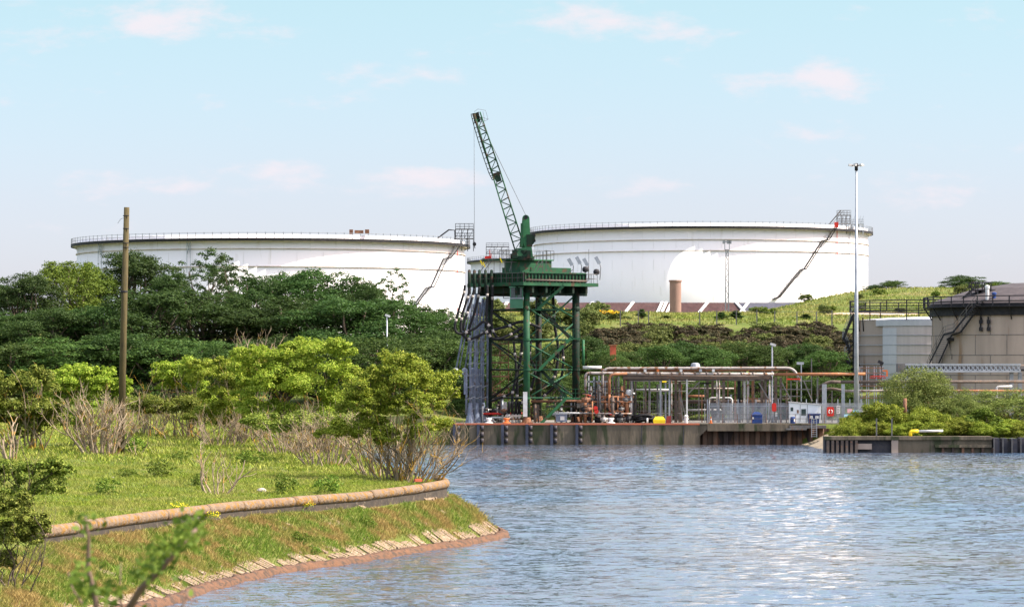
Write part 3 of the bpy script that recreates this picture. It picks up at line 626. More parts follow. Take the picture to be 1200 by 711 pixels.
# stubby brown vent shaft in front of the tank
vt_ = thing('vent_shaft', 'round pinkish brown shaft standing in front of the right storage tank', 'shaft', P(791.5, 367, 708))
cx, cy = XX(791.5, 709), 709; MB().lathe([(1.2, ZZ(367, 708)-1), (1.2, ZZ(330, 708)), (1.36, ZZ(330, 708)), (1.36, ZZ(328, 708)), (1.0, ZZ(328, 708)), (1.0, ZZ(333, 708))], (cx, cy, 0), 24).build('shaft', 'terracotta', vt_)
# rocks on the hill
def rock(name, px, py, Y, w, h, label):
    m = MB(); g2 = random.Random(px); pr = []
    for r_, z in ((1, -.15), (1.02, .3), (.8, .75), (.35, 1)): pr.append([(r_*g2.uniform(.85, 1.1), z) for _ in range(9)])
    c = P(px, py, Y); i = 0
    for ringp in pr:
        for k, (r_, z) in enumerate(ringp): a = 2*math.pi*k/9; m.v.append((c.x+w/2*r_*math.cos(a), c.y+w/2*r_*math.sin(a)*.7, c.z+h*z+g2.uniform(-.05, .05)*h))
    for j in range(3):
        for k in range(9): m.f.append((j*9+k, j*9+(k+1) % 9, (j+1)*9+(k+1) % 9, (j+1)*9+k)); m.sm.append(False)
    m.f.append(tuple(27+k for k in range(9))); m.sm.append(False)
    return m.build(name, 'pale_rock', label=label, cat='rock')

# ---------------------------------------------------------------- masts and lamps
def lattice_mast(px, Y, py0, py1, w, label):
    t = thing('lattice_mast', label, 'mast', P(px, py1, Y)); x = XX(px, Y); z0, z1 = ZZ(py1, Y)-1, ZZ(py0, Y); m = MB()
    for sx, sy in ((-1, -1), (1, -1), (1, 1), (-1, 1)): m.bar((x+sx*w*.7, Y+sy*w*.7, z0), (x+sx*w*.42, Y+sy*w*.42, z1), 0.16)
    k = 12
    for i in range(k):
        f0, f1 = i/k, (i+1)/k; wa = w*(.7-.28*f0); wb = w*(.7-.28*f1); za = z0+(z1-z0)*f0; zb = z0+(z1-z0)*f1; s = 1 if i % 2 else -1
        for sy in (-1, 1): m.bar((x-s*wa, Y+sy*wa, za), (x+s*wb, Y+sy*wb, zb), 0.09); m.bar((x-wa, Y+sy*wa, za), (x+wa, Y+sy*wa, za), 0.06)
    m.build('lattice', 'grey_steel', t)
    h = MB(); h.box(x-w*.9, x+w*.9, Y-w*.7, Y+w*.7, z1, z1+.12)
    for sx in (-1, 1): h.bar((x+sx*w*.85, Y-w*.6, z1), (x+sx*w*.85, Y-w*.6, z1+1.7), 0.08); h.bar((x+sx*w*.85, Y+w*.6, z1), (x+sx*w*.85, Y+w*.6, z1+1.7), 0.08)
    h.box(x-w*.95, x+w*.95, Y-w*.7, Y+w*.7, z1+1.6, z1+1.75); h.build('head_frame', 'grey_steel', t)
    for sx in (-1.25, 0.35, 1.15): MB().box(x+sx*w-.28, x+sx*w+.28, Y-w, Y-w+.4, z1+1.3, z1+2.0).build('floodlight', 'grey_steel', t)
lattice_mast(852, 711, 293, 367, 0.55, 'pale lattice floodlight mast standing in front of the right storage tank')

def high_mast():
    Y = 398.0+6; x = XX(1003.5, Y); z0 = 2.45; z1 = ZZ(195, Y)
    t = thing('mast_light', 'very tall grey lighting mast with a ring of floodlights rising from the palisade fence', 'lighting mast', (x, Y, z0))
    MB().tube([(x, Y, z0), (x, Y, z0+12), (x, Y, z1)], [0.31, 0.24, 0.11], 14).build('pole', 'galvanised', t)
    MB().lathe([(.36, 0), (.36, 1.5), (.3, 1.5)], (x, Y, z0), 14).build('base_sleeve', 'grey_steel', t)
    MB().tube([(x+0.55*math.cos(a), Y+0.55*math.sin(a), z1+.1) for a in np.linspace(0, 2*math.pi, 13)], 0.05, 6, False).tube([(x, Y, z1-.5), (x, Y, z1+.35)], .2, 10).bar((x-.55, Y, z1+.1), (x+.55, Y, z1+.1), .06).bar((x, Y-.55, z1+.1), (x, Y+.55, z1+.1), .06).build('head_ring', 'dark_steel', t)
    for k in range(6):
        a = 2*math.pi*k/6+.2; c, s = math.cos(a), math.sin(a); m = MB(); m.bar((x+.5*c, Y+.5*s, z1+.1), (x+.95*c, Y+.95*s, z1+.15), .28, .24)
        m.build('floodlight', 'white_paint', t)
high_mast()
def lamp_post(px, py0, py1, Y, label, head='box'):
    x = XX(px, Y); z0, z1 = ZZ(py1, Y), ZZ(py0, Y); t = thing('lamp_post', label, 'lamp post', (x, Y, z0))
    MB().tube([(x, Y, z0-.3), (x, Y, z0+1.2), (x, Y, z0+1.25), (x, Y, z1)], [.17, .17, .11, .085], 10).build('pole', 'galvanised', t)
    m = MB(); m.quadbox([(x-.28, Y-.15, z1+.02), (x+.35, Y-.15, z1-.22), (x+.35, Y+.15, z1-.22), (x-.28, Y+.15, z1+.02), (x-.18, Y-.15, z1+.26), (x+.48, Y-.15, z1+.04), (x+.48, Y+.15, z1+.04), (x-.18, Y+.15, z1+.26)]); m.build('lamp_head', 'white_paint', t)
lamp_post(905, 404, 494, 405, 'grey lamp post with a small tilted head standing behind the blue gabled bin')
lamp_post(453.5, 370, 420, 440, 'thin white lamp post rising out of the dark wood under the left storage tank')

# ---------------------------------------------------------------- concrete process tanks at the right
def conc_tank_B():
    Y = 452; cx = XX(1222, Y); Rr = 14.6; z0 = 4; zt = ZZ(369, Y-Rr*.6); t = thing('concrete_tank', 'wide brown concrete tank with a dark domed roof and an outside stair', 'concrete tank', (cx, Y, z0))
    c = (cx, Y, 0); m = MB(); m.lathe([(Rr, z0-1), (Rr, zt)], c, 96)
    for i in range(len(m.sm)): m.sm[i] = True
    m.build('wall', 'tank_concrete', t)
    s = MB()                                              # panel joints
    for z in np.arange(zt-2.6, z0, -2.6):
        s.lathe([(Rr+.01, z-.03), (Rr+.045, z-.03), (Rr+.045, z+.03), (Rr+.01, z+.03)], c, 96)
    rows = list(np.arange(zt, z0, -2.6))
    for i, z in enumerate(rows):
        for k in range(20):
            a = 2*math.pi*(k+.5*(i % 2))/20; x, y = cx+(Rr+.02)*math.cos(a), Y+(Rr+.02)*math.sin(a); s.bar((x, y, z-2.57), (x, y, z-.03), .05)
    s.build('panel_joints', 'dull_steel', t)
    MB().lathe([(Rr+.31, zt-.1), (Rr+.31, zt+1.5), (Rr+.29, zt+1.5), (Rr+.29, zt-.1)], c, 72).build('rim_band', 'dark_steel', t)
    MB().lathe([(Rr+.28, zt-.05), (Rr+.28, zt+1.5), (Rr-.2, zt+1.9), (Rr*.62, zt+3.6), (Rr*.3, zt+4.3), (.05, zt+4.5)], c, 72).build('roof', 'roof_bitumen', t)
    MB().lathe([(Rr+.32, zt+1.0), (Rr+1.2, zt+1.0), (Rr+1.2, zt+1.12), (Rr+.32, zt+1.12)], c, 72).build('walkway', 'dark_steel', t)
    r = MB(); n = 44
    for k in range(n):
        a = 2*math.pi*k/n; x, y = cx+(Rr+1.1)*math.cos(a), Y+(Rr+1.1)*math.sin(a); r.bar((x, y, zt+1.0), (x, y, zt+2.45), .14)
        if k % 2 == 0: r.bar((x, y, zt+1.0), (cx+(Rr+.05)*math.cos(a), Y+(Rr+.05)*math.sin(a), zt-.6), .12)
    for hz in (1.75, 2.4): r.tube([(cx+(Rr+1.1)*math.cos(a), Y+(Rr+1.1)*math.sin(a), zt+hz) for a in np.linspace(0, 2*math.pi, 73)], .07, 4, False)
    r.build('railing', 'dark_steel', t)
    wall_stair(t, cx, Y, Rr, [(1146, 353), (1117, 389), (1106, 392), (1090, 424), (1086, 434)], 'dull_steel', 'dark_steel', wid=1.3)
    h = MB(); p = onwall(cx, Y, Rr+.1, 1112, 395); h.bar(p, p+Vector((.4, 0, -2.8)), .18); h.box(p.x+.3, p.x+1.7, p.y-.5, p.y+.3, p.z-2.9, p.z-2.2); h.box(p.x-.3, p.x+1.6, p.y-.9, p.y+.1, p.z-.5, p.z-.1); h.build('stair_bracket', 'dark_steel', t)
    for px in (1149, 1158):
        a = onwall(cx, Y, Rr+.12, px, 371); b_ = onwall(cx, Y, Rr+.12, px, 386); q = MB(); q.bar(a, b_, .16); q.box(b_.x-.2, b_.x+.25, b_.y-.3, b_.y, b_.z-.2, b_.z+.3); q.box(a.x-.2, a.x+.25, a.y-.3, a.y, a.z-.9, a.z-.4); q.build('wall_hanger', 'dark_steel', t)
    # roof-top frame with its own steps
    f = MB(); X0, X1, Yf = XX(1137, 446), XX(1160, 446), 446.0; zf0, zf1, zf2 = ZZ(350, 446), ZZ(340, 446), ZZ(331, 446)
    for x in np.linspace(X0, X1, 4):
        for yy in (Yf-1, Yf+1): f.bar((x, yy, zf0), (x, yy, zf2), .13)
    for zz in (zf1, (zf1+zf2)/2, zf2):
        for yy in (Yf-1, Yf+1): f.bar((X0, yy, zz), (X1, yy, zz), .11)
    f.box(X0, X1+.6, Yf-1, Yf+1, zf1-.1, zf1+.05)
    f.bar((XX(1124, 446), Yf-1, ZZ(353, 446)), (X0+.4, Yf-1, zf1+.3), .14, .3); f.bar((XX(1124, 446), Yf-1, ZZ(344, 446)), (X0+.4, Yf-1, zf2), .08)
    f.bar((XX(1136, 446), Yf-1, ZZ(352, 446)), (X1, Yf-1, zf1+.3), .14, .3)
    f.build('roof_access_frame', 'dark_steel', t)
    for px, c_, h_ in ((1157, 'white_paint', 1.9), (1165, 'blue_plastic', 1.0)):
        p = P(px, 352, 441); MB().lathe([(.25, 0), (.25, h_*.8), (.32, h_*.8), (.32, h_), (.02, h_+.1)], (p.x, p.y, p.z), 12).build('roof_vent', c_, t)
conc_tank_B()
def conc_tank_A():
    Y = 486; cx = XX(1082, Y); Rr = 9.6; z0 = 5; zt = ZZ(374, Y-Rr); t = thing('clad_tank', 'grey ribbed metal-clad tank with dark walkway, left of the brown concrete tank', 'tank', (cx, Y, z0)); c = (cx, Y, 0)
    aL = math.radians(228)   # where the paler cladding starts, going right
    m = MB(); m.lathe([(Rr, z0-1), (Rr, zt)], c, 96)
    for i in range(len(m.sm)): m.sm[i] = True
    m.build('wall', 'tank_concrete', t)
    MB().lathe([(Rr+.18, z0-1), (Rr+.18, zt-.9)], c, 40, aL, math.radians(330)).build('ribbed_cladding', 'cladding', t)
    MB().lathe([(Rr+.24, z0-1), (Rr+.24, zt-1.2)], c, 8, aL, aL+math.radians(13)).build('pale_cladding', 'cladding_pale', t)
    MB().lathe([(Rr+.3, zt-.9), (Rr+.3, zt-.1), (Rr+.1, zt+.05)], c, 60, aL-.12, math.radians(330)).build('collar', 'cladding_pale', t)
    s = MB()
    for z in np.arange(zt-2.2, z0, -1.35): s.lathe([(Rr+.19, z-.04), (Rr+.28, z-.04), (Rr+.28, z+.04), (Rr+.19, z+.04)], c, 60, math.radians(185), math.radians(335))
    s.build('cladding_bands', 'galvanised', t)
    MB().lathe([(Rr+.1, zt+.0), (Rr*.5, zt+.35), (.05, zt+.5)], c, 60).build('roof', 'cladding_pale', t)
    zw = zt+1.15; MB().lathe([(Rr-.3, zw), (Rr+.9, zw), (Rr+.9, zw+.18), (Rr-.3, zw+.18), (Rr-.3, zw)], c, 60).build('walkway', 'dark_steel', t)
    r = MB(); n = 22
    for k in range(n):
        a = 2*math.pi*(k+.3)/n; x, y = cx+(Rr+.85)*math.cos(a), Y+(Rr+.85)*math.sin(a); r.bar((x, y, zt-.1 if k % 2 else zw), (x, y, zw+1.6), .14)
    for hz in (.75, 1.55): r.tube([(cx+(Rr+.85)*math.cos(a), Y+(Rr+.85)*math.sin(a), zw+hz) for a in np.linspace(0, 2*math.pi, 61)], .07, 4, False)
    r.build('railing', 'dark_steel', t)
    # outside stair tower at the left limb: three flights zigzag
    S = MB(); H = MB(); Y2 = Y-1.5
    pts = [(1000, 369), (988, 397), (991, 399), (996, 412), (990, 416), (997, 433)]
    for a, b_ in zip(pts[:-1], pts[1:]):
        A, B = P(*a, Y2), P(*b_, Y2)
        for dy in (-.5, .5): S.bar(A+Vector((0, dy, 0)), B+Vector((0, dy, 0)), .12, .3)
        n = max(2, int((A-B).length/.35))
        for i in range(n+1): q = A.lerp(B, i/n); S.bar(q-Vector((0, .5, 0)), q+Vector((0, .5, 0)), .28, .05)
        for hz in (.55, 1.1): H.bar(A+Vector((-.1, -.5, hz)), B+Vector((-.1, -.5, hz)), .07)
        H.bar(A+Vector((-.1, -.5, 0)), A+Vector((-.1, -.5, 1.1)), .07)
    for py in (385, 399, 416, 430):
        A = P(989, py, Y2); B = P(1010, py, Y2); S.box(A.x, B.x, Y2-.6, Y2+.6, A.z-.15, A.z); S.bar(P(1003, py, Y2), P(993, py+12, Y2), .12)
    S.bar(P(1000, 367, Y2), P(1000, 440, Y2), .22); S.build('stair_tower', 'dark_steel', t); H.build('stair_handrail', 'grey_steel', t)
    for px, py in ((1006, 372), (1011, 372)): MB().bar(P(px, py, Y-8), P(px+1, py+16, Y-7), .16).build('wall_hanger', 'dark_steel', t)
conc_tank_A()

# ---------------------------------------------------------------- perforated pipe bridge in front of the concrete tanks
pb = thing('pipe_bridge', 'pale lattice-sided pipe bridge running level in front of the brown concrete tank', 'pipe bridge', P(1130, 436, 412))
Yb = 412; x0, x1 = XX(1058, Yb), XX(1196, Yb); zt, zb = ZZ(426, Yb), ZZ(436, Yb)
for nm, z, h in (('top_chord', zt-.1, .22), ('bottom_chord', zb+.12, .24)):
    m = MB()
    for yy in (Yb, Yb+1.6): m.box(x0, x1, yy-.12, yy+.12, z-h/2, z+h/2)
    m.build(nm, 'galvanised', pb)
m = MB()
n = 26; w = (x1-x0)/n
for k in range(n):
    a = x0+k*w
    for yy in (Yb-.02, Yb+1.62): m.bar((a, yy, zt-.12), (a+w, yy, zb+.16), .05, .17); m.bar((a+w, yy+.06, zt-.12), (a, yy+.06, zb+.16), .05, .17)
m.build('lattice', 'galvanised', pb)
for k, mt in enumerate(('dark_steel', 'dark_steel', 'brown_steel')):
    z = zb+.34+.2*k; MB().tube([(x0+.1, Yb+.4+.35*k, z), (x1+6, Yb+.4+.35*k, z)], .2, 8).build('pipe', mt, pb)
for px in (1186, 1196): x = XX(px, Yb); MB().box(x-.22, x+.22, Yb+.3, Yb+.8, 2, zb).build('column', 'grey_steel', pb)
MB().box(x0-.6, x0+.25, Yb-.3, Yb+1.9, zb, zt).build('end_box', 'dull_steel', pb)
x = XX(1063, Yb); MB().box(x-.15, x+.15, Yb+.3, Yb+.7, 2, zb).build('column', 'grey_steel', pb)
# ---------------------------------------------------------------- jetty
ZD = 2.5
jt = thing('jetty', 'long low concrete jetty wall with blue fender piles under the crane tower', 'jetty', (8, 401, 0))
def jx(px): return XX(px, 400)
body = MB(); xa, xb = jx(527), jx(820)
body.box(xa, xb, 400, 414, -3, ZD-.12); body.quadbox([(xb, 400, 1.0), (xb+.9, 400, 1.85), (xb+.9, 414, 1.85), (xb, 414, 1.0), (xb, 400, ZD-.12), (xb+.9, 400, ZD-.12), (xb+.9, 414, ZD-.12), (xb, 414, ZD-.12)])
body.build('wall', 'quay_concrete', jt)
MB().box(xa-.05, xb, 399.93, 400.3, ZD-.16, ZD+.03).build('red_edge', 'quay_edge_red', jt)
MB().box(xa, xb, 400.3, 414, ZD-.12, ZD).box(xb, jx(958), 399.9, 414, ZD-.13, ZD-.02).build('deck', 'quay_concrete', jt)
MB().box(xb+.9, jx(925), 399.85, 401, 1.62, ZD-.13).build('edge_beam', 'quay_concrete', jt)
MB().box(jx(925), jx(968), 399.6, 400.4, 1.95, ZD-.2).box(jx(921), jx(945), 399.4, 400.0, 1.75, 1.95).box(jx(925), jx(968), 400.4, 401, 1.9, ZD-.2).build('landing_beam', 'dull_steel', jt)
sp = MB(); x = xb-.2; k = 0
while x < jx(990):
    y = 400.9 if k % 2 else 401.35; y2 = 401.35 if k % 2 else 400.9
    sp.quadbox([(x, y, -3), (x+.45, y, -3), (x+.45, y+.3, -3), (x, y+.3, -3), (x, y, 1.9), (x+.45, y, 1.9), (x+.45, y+.3, 1.9), (x, y+.3, 1.9)])
    sp.quadbox([(x+.45, y, -3), (x+.62, y2, -3), (x+.62, y2+.3, -3), (x+.45, y+.3, -3), (x+.45, y, 1.9), (x+.62, y2, 1.9), (x+.62, y2+.3, 1.9), (x+.45, y+.3, 1.9)]); x += .62; k += 1
sp.build('sheet_piling', 'sheet_pile', jt)
for px in (534, 562, 590.5, 619, 648, 677.5):
    x = jx(px); f = MB().box(x-.32, x+.02, 399.45, 399.999, -2.5, ZD-.1).build('fender_pile', 'fender_blue', jt)
    g_ = MB()
    for z in (0.5, 1.25, 2.0): g_.tube([(x+.28, 399.9, z-.25), (x+.28, 399.9, z+.25)], .22, 10)
    g_.build('rubber_fender', 'pile_black', f)
for px in (752, 801): MB().box(jx(px)-.04, jx(px)+.04, 399.97, 400.0, .2, 2.38).build('wall_joint', 'pile_black', jt)
lad = MB(); x = jx(953.5)
for dx in (-.3, .3): lad.bar((x+dx, 399.35, .9), (x+dx, 399.35, 3.3), .07)
for k in range(9): lad.bar((x-.3, 399.35, 1.0+.25*k), (x+.3, 399.35, 1.0+.25*k), .05)
lad.build('ladder', 'galvanised', jt)
m = MB(); x = jx(990); m.quadbox([(x-1.0, 396, .4), (x+.6, 396, .4), (x+.6, 402, .4), (x-1.0, 402, .4), (x-.15, 396, 2.45), (x+.75, 396, 2.45), (x+.75, 402, 2.3), (x-.15, 402, 2.3)])
m.build('concrete_block', 'tank_concrete', label='pale slanted concrete block at the right end of the jetty', cat='concrete block')

# ---------------------------------------------------------------- green loading tower, four legs turned 37 degrees to the river
TX, TY = XX(624.5, 402.5), 407.6; Sd = 7.36; dr = Vector((.80, .598, 0)); dl = Vector((-.598, .80, 0))
tw = thing('loading_tower', 'tall green steel tower on the jetty carrying a platform, hoses and stairs', 'tower', (TX, TY, ZD))
Tc = Vector((TX, TY, 0))
legs = {'front': Tc - dr*Sd/2 - dl*Sd/2, 'right': Tc + dr*Sd/2 - dl*Sd/2, 'left': Tc - dr*Sd/2 + dl*Sd/2, 'back': Tc + dr*Sd/2 + dl*Sd/2}
zdeck = ZZ(334, 407)
for k, p in legs.items():
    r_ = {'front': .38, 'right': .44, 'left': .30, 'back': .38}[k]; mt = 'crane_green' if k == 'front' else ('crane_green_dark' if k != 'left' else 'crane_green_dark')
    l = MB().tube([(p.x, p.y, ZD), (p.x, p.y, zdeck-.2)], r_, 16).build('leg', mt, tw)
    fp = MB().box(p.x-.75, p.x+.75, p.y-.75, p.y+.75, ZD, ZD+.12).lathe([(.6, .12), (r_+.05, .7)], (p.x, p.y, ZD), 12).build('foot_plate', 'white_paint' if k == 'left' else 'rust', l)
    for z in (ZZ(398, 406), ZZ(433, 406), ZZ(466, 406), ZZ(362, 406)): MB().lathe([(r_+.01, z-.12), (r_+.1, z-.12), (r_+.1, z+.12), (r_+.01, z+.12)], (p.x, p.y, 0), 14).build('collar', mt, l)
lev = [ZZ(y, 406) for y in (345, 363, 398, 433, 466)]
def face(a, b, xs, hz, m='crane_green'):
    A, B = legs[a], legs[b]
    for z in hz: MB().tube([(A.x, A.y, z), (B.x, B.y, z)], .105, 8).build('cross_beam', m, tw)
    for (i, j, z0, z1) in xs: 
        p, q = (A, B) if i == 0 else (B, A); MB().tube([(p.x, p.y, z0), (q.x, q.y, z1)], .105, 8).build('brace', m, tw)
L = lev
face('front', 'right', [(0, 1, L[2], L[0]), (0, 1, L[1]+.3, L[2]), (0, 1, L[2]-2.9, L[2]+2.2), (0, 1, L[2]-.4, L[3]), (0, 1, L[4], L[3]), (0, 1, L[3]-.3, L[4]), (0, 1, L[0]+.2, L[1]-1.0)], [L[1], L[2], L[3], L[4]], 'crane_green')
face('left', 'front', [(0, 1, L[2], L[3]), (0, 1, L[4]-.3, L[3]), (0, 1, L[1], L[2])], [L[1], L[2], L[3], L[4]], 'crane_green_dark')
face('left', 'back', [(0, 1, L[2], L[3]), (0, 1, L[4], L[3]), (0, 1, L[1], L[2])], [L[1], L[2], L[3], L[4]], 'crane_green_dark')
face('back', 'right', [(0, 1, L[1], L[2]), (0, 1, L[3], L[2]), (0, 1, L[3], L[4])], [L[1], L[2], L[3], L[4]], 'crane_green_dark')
# stairs in front of the right face
def flight(p0, p1, name='stair_flight', w=.85, m='crane_green_light', parent=tw):
    A, B = Vector(p0), Vector(p1); perp = Vector((0, 1, 0)); s = MB()
    for o_ in (0, w): s.bar(A+perp*o_, B+perp*o_, .07, .34)
    f = s.build(name, m, parent); t_ = MB(); n = max(2, int(abs(A.z-B.z)/.24))
    for i in range(n+1): q = A.lerp(B, i/n); t_.bar(q, q+perp*w, .25, .04)
    t_.build('tread', 'crane_green_dark', f); h_ = MB()
    for hz in (.55, 1.05): h_.bar(A+Vector((0, 0, hz)), B+Vector((0, 0, hz)), .045)
    for i in range(0, 7): q = A.lerp(B, i/6); h_.bar(q, q+Vector((0, 0, 1.05)), .045)
    h_.build('handrail', 'crane_green', f)
def landing(px0, px1, py, Y=403.2, d=1.6, m='crane_green_light'):
    z = ZZ(py, Y); l = MB().box(XX(px0, Y), XX(px1, Y), Y, Y+d, z-.16, z).build('landing', m, tw); h_ = MB()
    for hz in (.55, 1.05): h_.bar((XX(px0, Y), Y, z+hz), (XX(px1, Y), Y, z+hz), .045)
    for k in range(4): x = XX(px0, Y)+(XX(px1, Y)-XX(px0, Y))*k/3; h_.bar((x, Y, z), (x, Y, z+1.05), .045)
    h_.build('handrail', 'crane_green', l)
Ys = 403.2
flight(P(634, 496, Ys), P(664, 466, Ys)); landing(663, 680, 466); flight(P(632, 433, Ys), P(669, 396, Ys)); landing(620, 633, 433); landing(668, 680, 396)
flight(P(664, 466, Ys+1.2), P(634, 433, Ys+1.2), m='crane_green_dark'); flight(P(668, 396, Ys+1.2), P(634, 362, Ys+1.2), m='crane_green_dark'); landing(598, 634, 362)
flight(P(630, 362, Ys), P(660, 335, Ys), m='crane_green')
# platform
Lp = 11.2
def sq(c, a, b, z0, z1): 
    pts = [c - dr*a/2 - dl*b/2, c + dr*a/2 - dl*b/2, c + dr*a/2 + dl*b/2, c - dr*a/2 + dl*b/2]; return [(p.x, p.y) for p in pts], z0, z1
z33 = ZZ(334, 406); z31 = ZZ(321, 404)
MB().prism(*sq(Tc, Lp, Lp, z33-.18, z33+.22)).build('platform_deck', 'crane_green', tw)
g_ = MB(); 
for k in range(5):
    o_ = (k-2)*2.0
    a = Tc + dr*o_ - dl*Lp*.48; b_ = Tc + dr*o_ + dl*Lp*.48; g_.bar((a.x, a.y, z33-.6), (b_.x, b_.y, z33-.6), .28, .8)
for o_ in (-3.68, 3.68):
    a = Tc + dl*o_ - dr*Lp*.47; b_ = Tc + dl*o_ + dr*Lp*.47; g_.bar((a.x, a.y, z33-.75), (b_.x, b_.y, z33-.75), .35, 1.05)
g_.build('under_beams', 'crane_green_dark', tw)
# parapet girder on the two visible sides, with ribs
for (a, b_, n, nm) in ((-dr*5.3 - dl*5.3, dr*5.3 - dl*5.3 + Vector(), 9, 'r'), (-dr*5.3 + dl*5.3, -dr*5.3 - dl*5.3, 10, 'l')):
    A = Tc + a; B = Tc + b_
    if nm == 'r': B = A + (B-A)*.86
    m_ = MB(); m_.bar((A.x, A.y, z33+.75), (B.x, B.y, z33+.75), .12, 1.05); m_.bar((A.x, A.y, z33+1.35), (B.x, B.y, z33+1.35), .42, .14)
    gg = m_.build('parapet_girder', 'crane_green', tw); rb = MB(); out = (-dl if nm == 'r' else -dr)*.16
    for k in range(n*2+1): q = A.lerp(B, k/(n*2)) + out; rb.bar((q.x, q.y, z33+.25), (q.x, q.y, z33+1.3), .14, .14)
    rb.build('rib', 'crane_green_dark', gg)
    if nm == 'r':
        mm = MB(); q0 = A + out*2.2; q1 = B + out*2.2; mm.tube([(q0.x, q0.y, z33+.45), (q1.x, q1.y, z33+.45)], .11, 8); mm.build('service_pipe', 'brown_steel', gg)
# upper tiers under the crane
zt1 = ZZ(313, 405); zt2 = ZZ(305, 405); zt3 = ZZ(298, 405)
MB().prism(*sq(Tc + dr*.6, 7.6, 3.6, zt1-1.0, zt1)).build('upper_girder', 'crane_green', tw)
MB().prism(*sq(Tc - dr*.7, 4.8, 3.0, zt1, zt2)).build('upper_girder', 'crane_green', tw)
MB().prism(*sq(Tc - dr*.9, 5.6, 3.4, zt2, zt2+.14)).build('crane_deck', 'crane_green_light', tw)
rl = MB()                                              # thin railings round the platform and crane deck
def rail(P0, P1, z, n, h=1.1):
    for hz in (h*.5, h): rl.bar((P0.x, P0.y, z+hz), (P1.x, P1.y, z+hz), .05)
    for k in range(n+1): q = P0.lerp(P1, k/n); rl.bar((q.x, q.y, z), (q.x, q.y, z+h), .05)
cs = [Tc + dr*a*5.5 + dl*b*5.5 for a, b in ((-1, -1), (1, -1), (1, 1), (-1, 1))]
for i in (1, 2, 3): rail(cs[i], cs[(i+1) % 4], z33+.2, 10)
rail(cs[0] + (cs[1]-cs[0])*.85, cs[1], z33+.2, 3)
c2 = [Tc - dr*.9 + dr*a*2.8 + dl*b*1.7 for a, b in ((-1, -1), (1, -1), (1, 1), (-1, 1))]
for i in range(4): rail(c2[i], c2[(i+1) % 4], zt2+.1, 5)
rl.build('railing', 'dull_steel', tw)
# grey rails and struts on the upper platform, left part
s_ = MB(); Yt = 405
for px0, py0, px1, py1 in ((563, 318, 574, 303), (567, 318, 578, 303), (597, 318, 601, 303), (622, 322, 632, 305), (627, 322, 636, 305), (659, 322, 667, 316), (663, 322, 671, 316), (640, 318, 640, 293), (636, 318, 636, 295)): s_.bar(P(px0, py0, Yt), P(px1, py1, Yt), .08)
for py in (303, 307): s_.bar(P(565, py, Yt), P(606, py, Yt), .08)
for px in (565, 572, 579, 586, 592, 599): s_.bar(P(px, 303, Yt), P(px, 320, Yt), .06)
s_.build('upper_struts', 'dull_steel', tw)
MB().box(XX(564, Yt), XX(602, Yt), Yt, Yt+.8, ZZ(305, Yt), ZZ(303.5, Yt)).build('gantry_walkway', 'crane_green', tw)
for px in (574, 575.5): MB().bar(P(px, 303, Yt), P(px, 293+(px-574)*3, Yt), .1).build('warning_post', 'red_paint', tw)
MB().bar(P(568, 302, Yt), P(575, 301, Yt), .22, .3).build('warning_post', 'red_paint', tw)
for px, py in ((564, 309), (587, 306), (567, 311)): MB().bar(P(px-1, py-4, Yt-.2), P(px+1.5, py+2, Yt-.2), .14).build('floodlight', 'yellow_paint', tw)
# floodlights on bent posts at the right of the platform
for px, py, ph in ((668, 304, 318), (677.5, 302, 318), (686, 304, 322), (700, 302, 320)):
    Yl = 409; m_ = MB(); m_.tube([P(px+3, ph+8, Yl), P(px+4, ph-6, Yl), P(px+2.5, py+5, Yl)], .05, 6); pst = m_.build('lamp_bracket', 'dull_steel', tw)
    MB().bar(P(px+2.5, py+7, Yl), P(px-2, py-1, Yl), .22, .42).build('floodlight', 'galvanised', pst)
for px, py in ((686, 316), (699, 319)): MB().lathe([(.02, -.35), (.35, -.2), (.4, .1), (.25, .35), (.02, .4)], tuple(P(px, py, 408.5)), 12).build('spot_lamp', 'dark_steel', tw)
MB().bar(P(690, 328, 410), P(690, 292, 410), .05).build('aerial', 'dull_steel', tw)
# control cabin hanging under the platform
cb = MB(); Yc = 401.6; x0, x1 = XX(597.5, Yc), XX(613, Yc); z0, z1 = ZZ(361, Yc), ZZ(337, Yc); cb.box(x0, x1, Yc, Yc+1.9, z0, z0+1.15)
for x in (x0, x1-.12, (x0+x1)/2-.06): cb.box(x, x+.12, Yc, Yc+.12, z0+1.15, z1)
for x in (x0, x1-.12): cb.box(x, x+.12, Yc+1.78, Yc+1.9, z0+1.15, z1)
cb.box(x0-.1, x1+.1, Yc-.1, Yc+2, z1, z1+.15); cbo = cb.build('control_cabin', 'cabin_green', tw)
MB().box(x0+.1, x1-.1, Yc+.05, Yc+1.8, z0+1.15, z1).build('cabin_window', 'glass_dark', cbo)
MB().box(x0-.1, x1+.1, Yc-.1, Yc+.0, z0+1.1, z0+1.2).build('cabin_sill', 'galvanised', cbo)
fr = MB(); x2, x3 = XX(590, Yc+2), XX(598, Yc+2)
for x in (x2, x3):
    for z in (ZZ(336, Yc), ZZ(349, Yc)): fr.bar((x2, Yc+2, z), (x3, Yc+2, z), .08)
    fr.bar((x, Yc+2, ZZ(336, Yc)), (x, Yc+2, ZZ(349, Yc)), .08)
fr.build('cage', 'dark_steel', tw)
MB().box(XX(613, 401), XX(618, 401), 401, 401.6, ZZ(488, 401), ZZ(459, 401)).build('switch_box', 'white_paint', tw)
MB().tube([P(683.5, 398, 406), P(683.5, 428, 406)], .16, 8).build('drain_pipe', 'crane_green_light', tw)

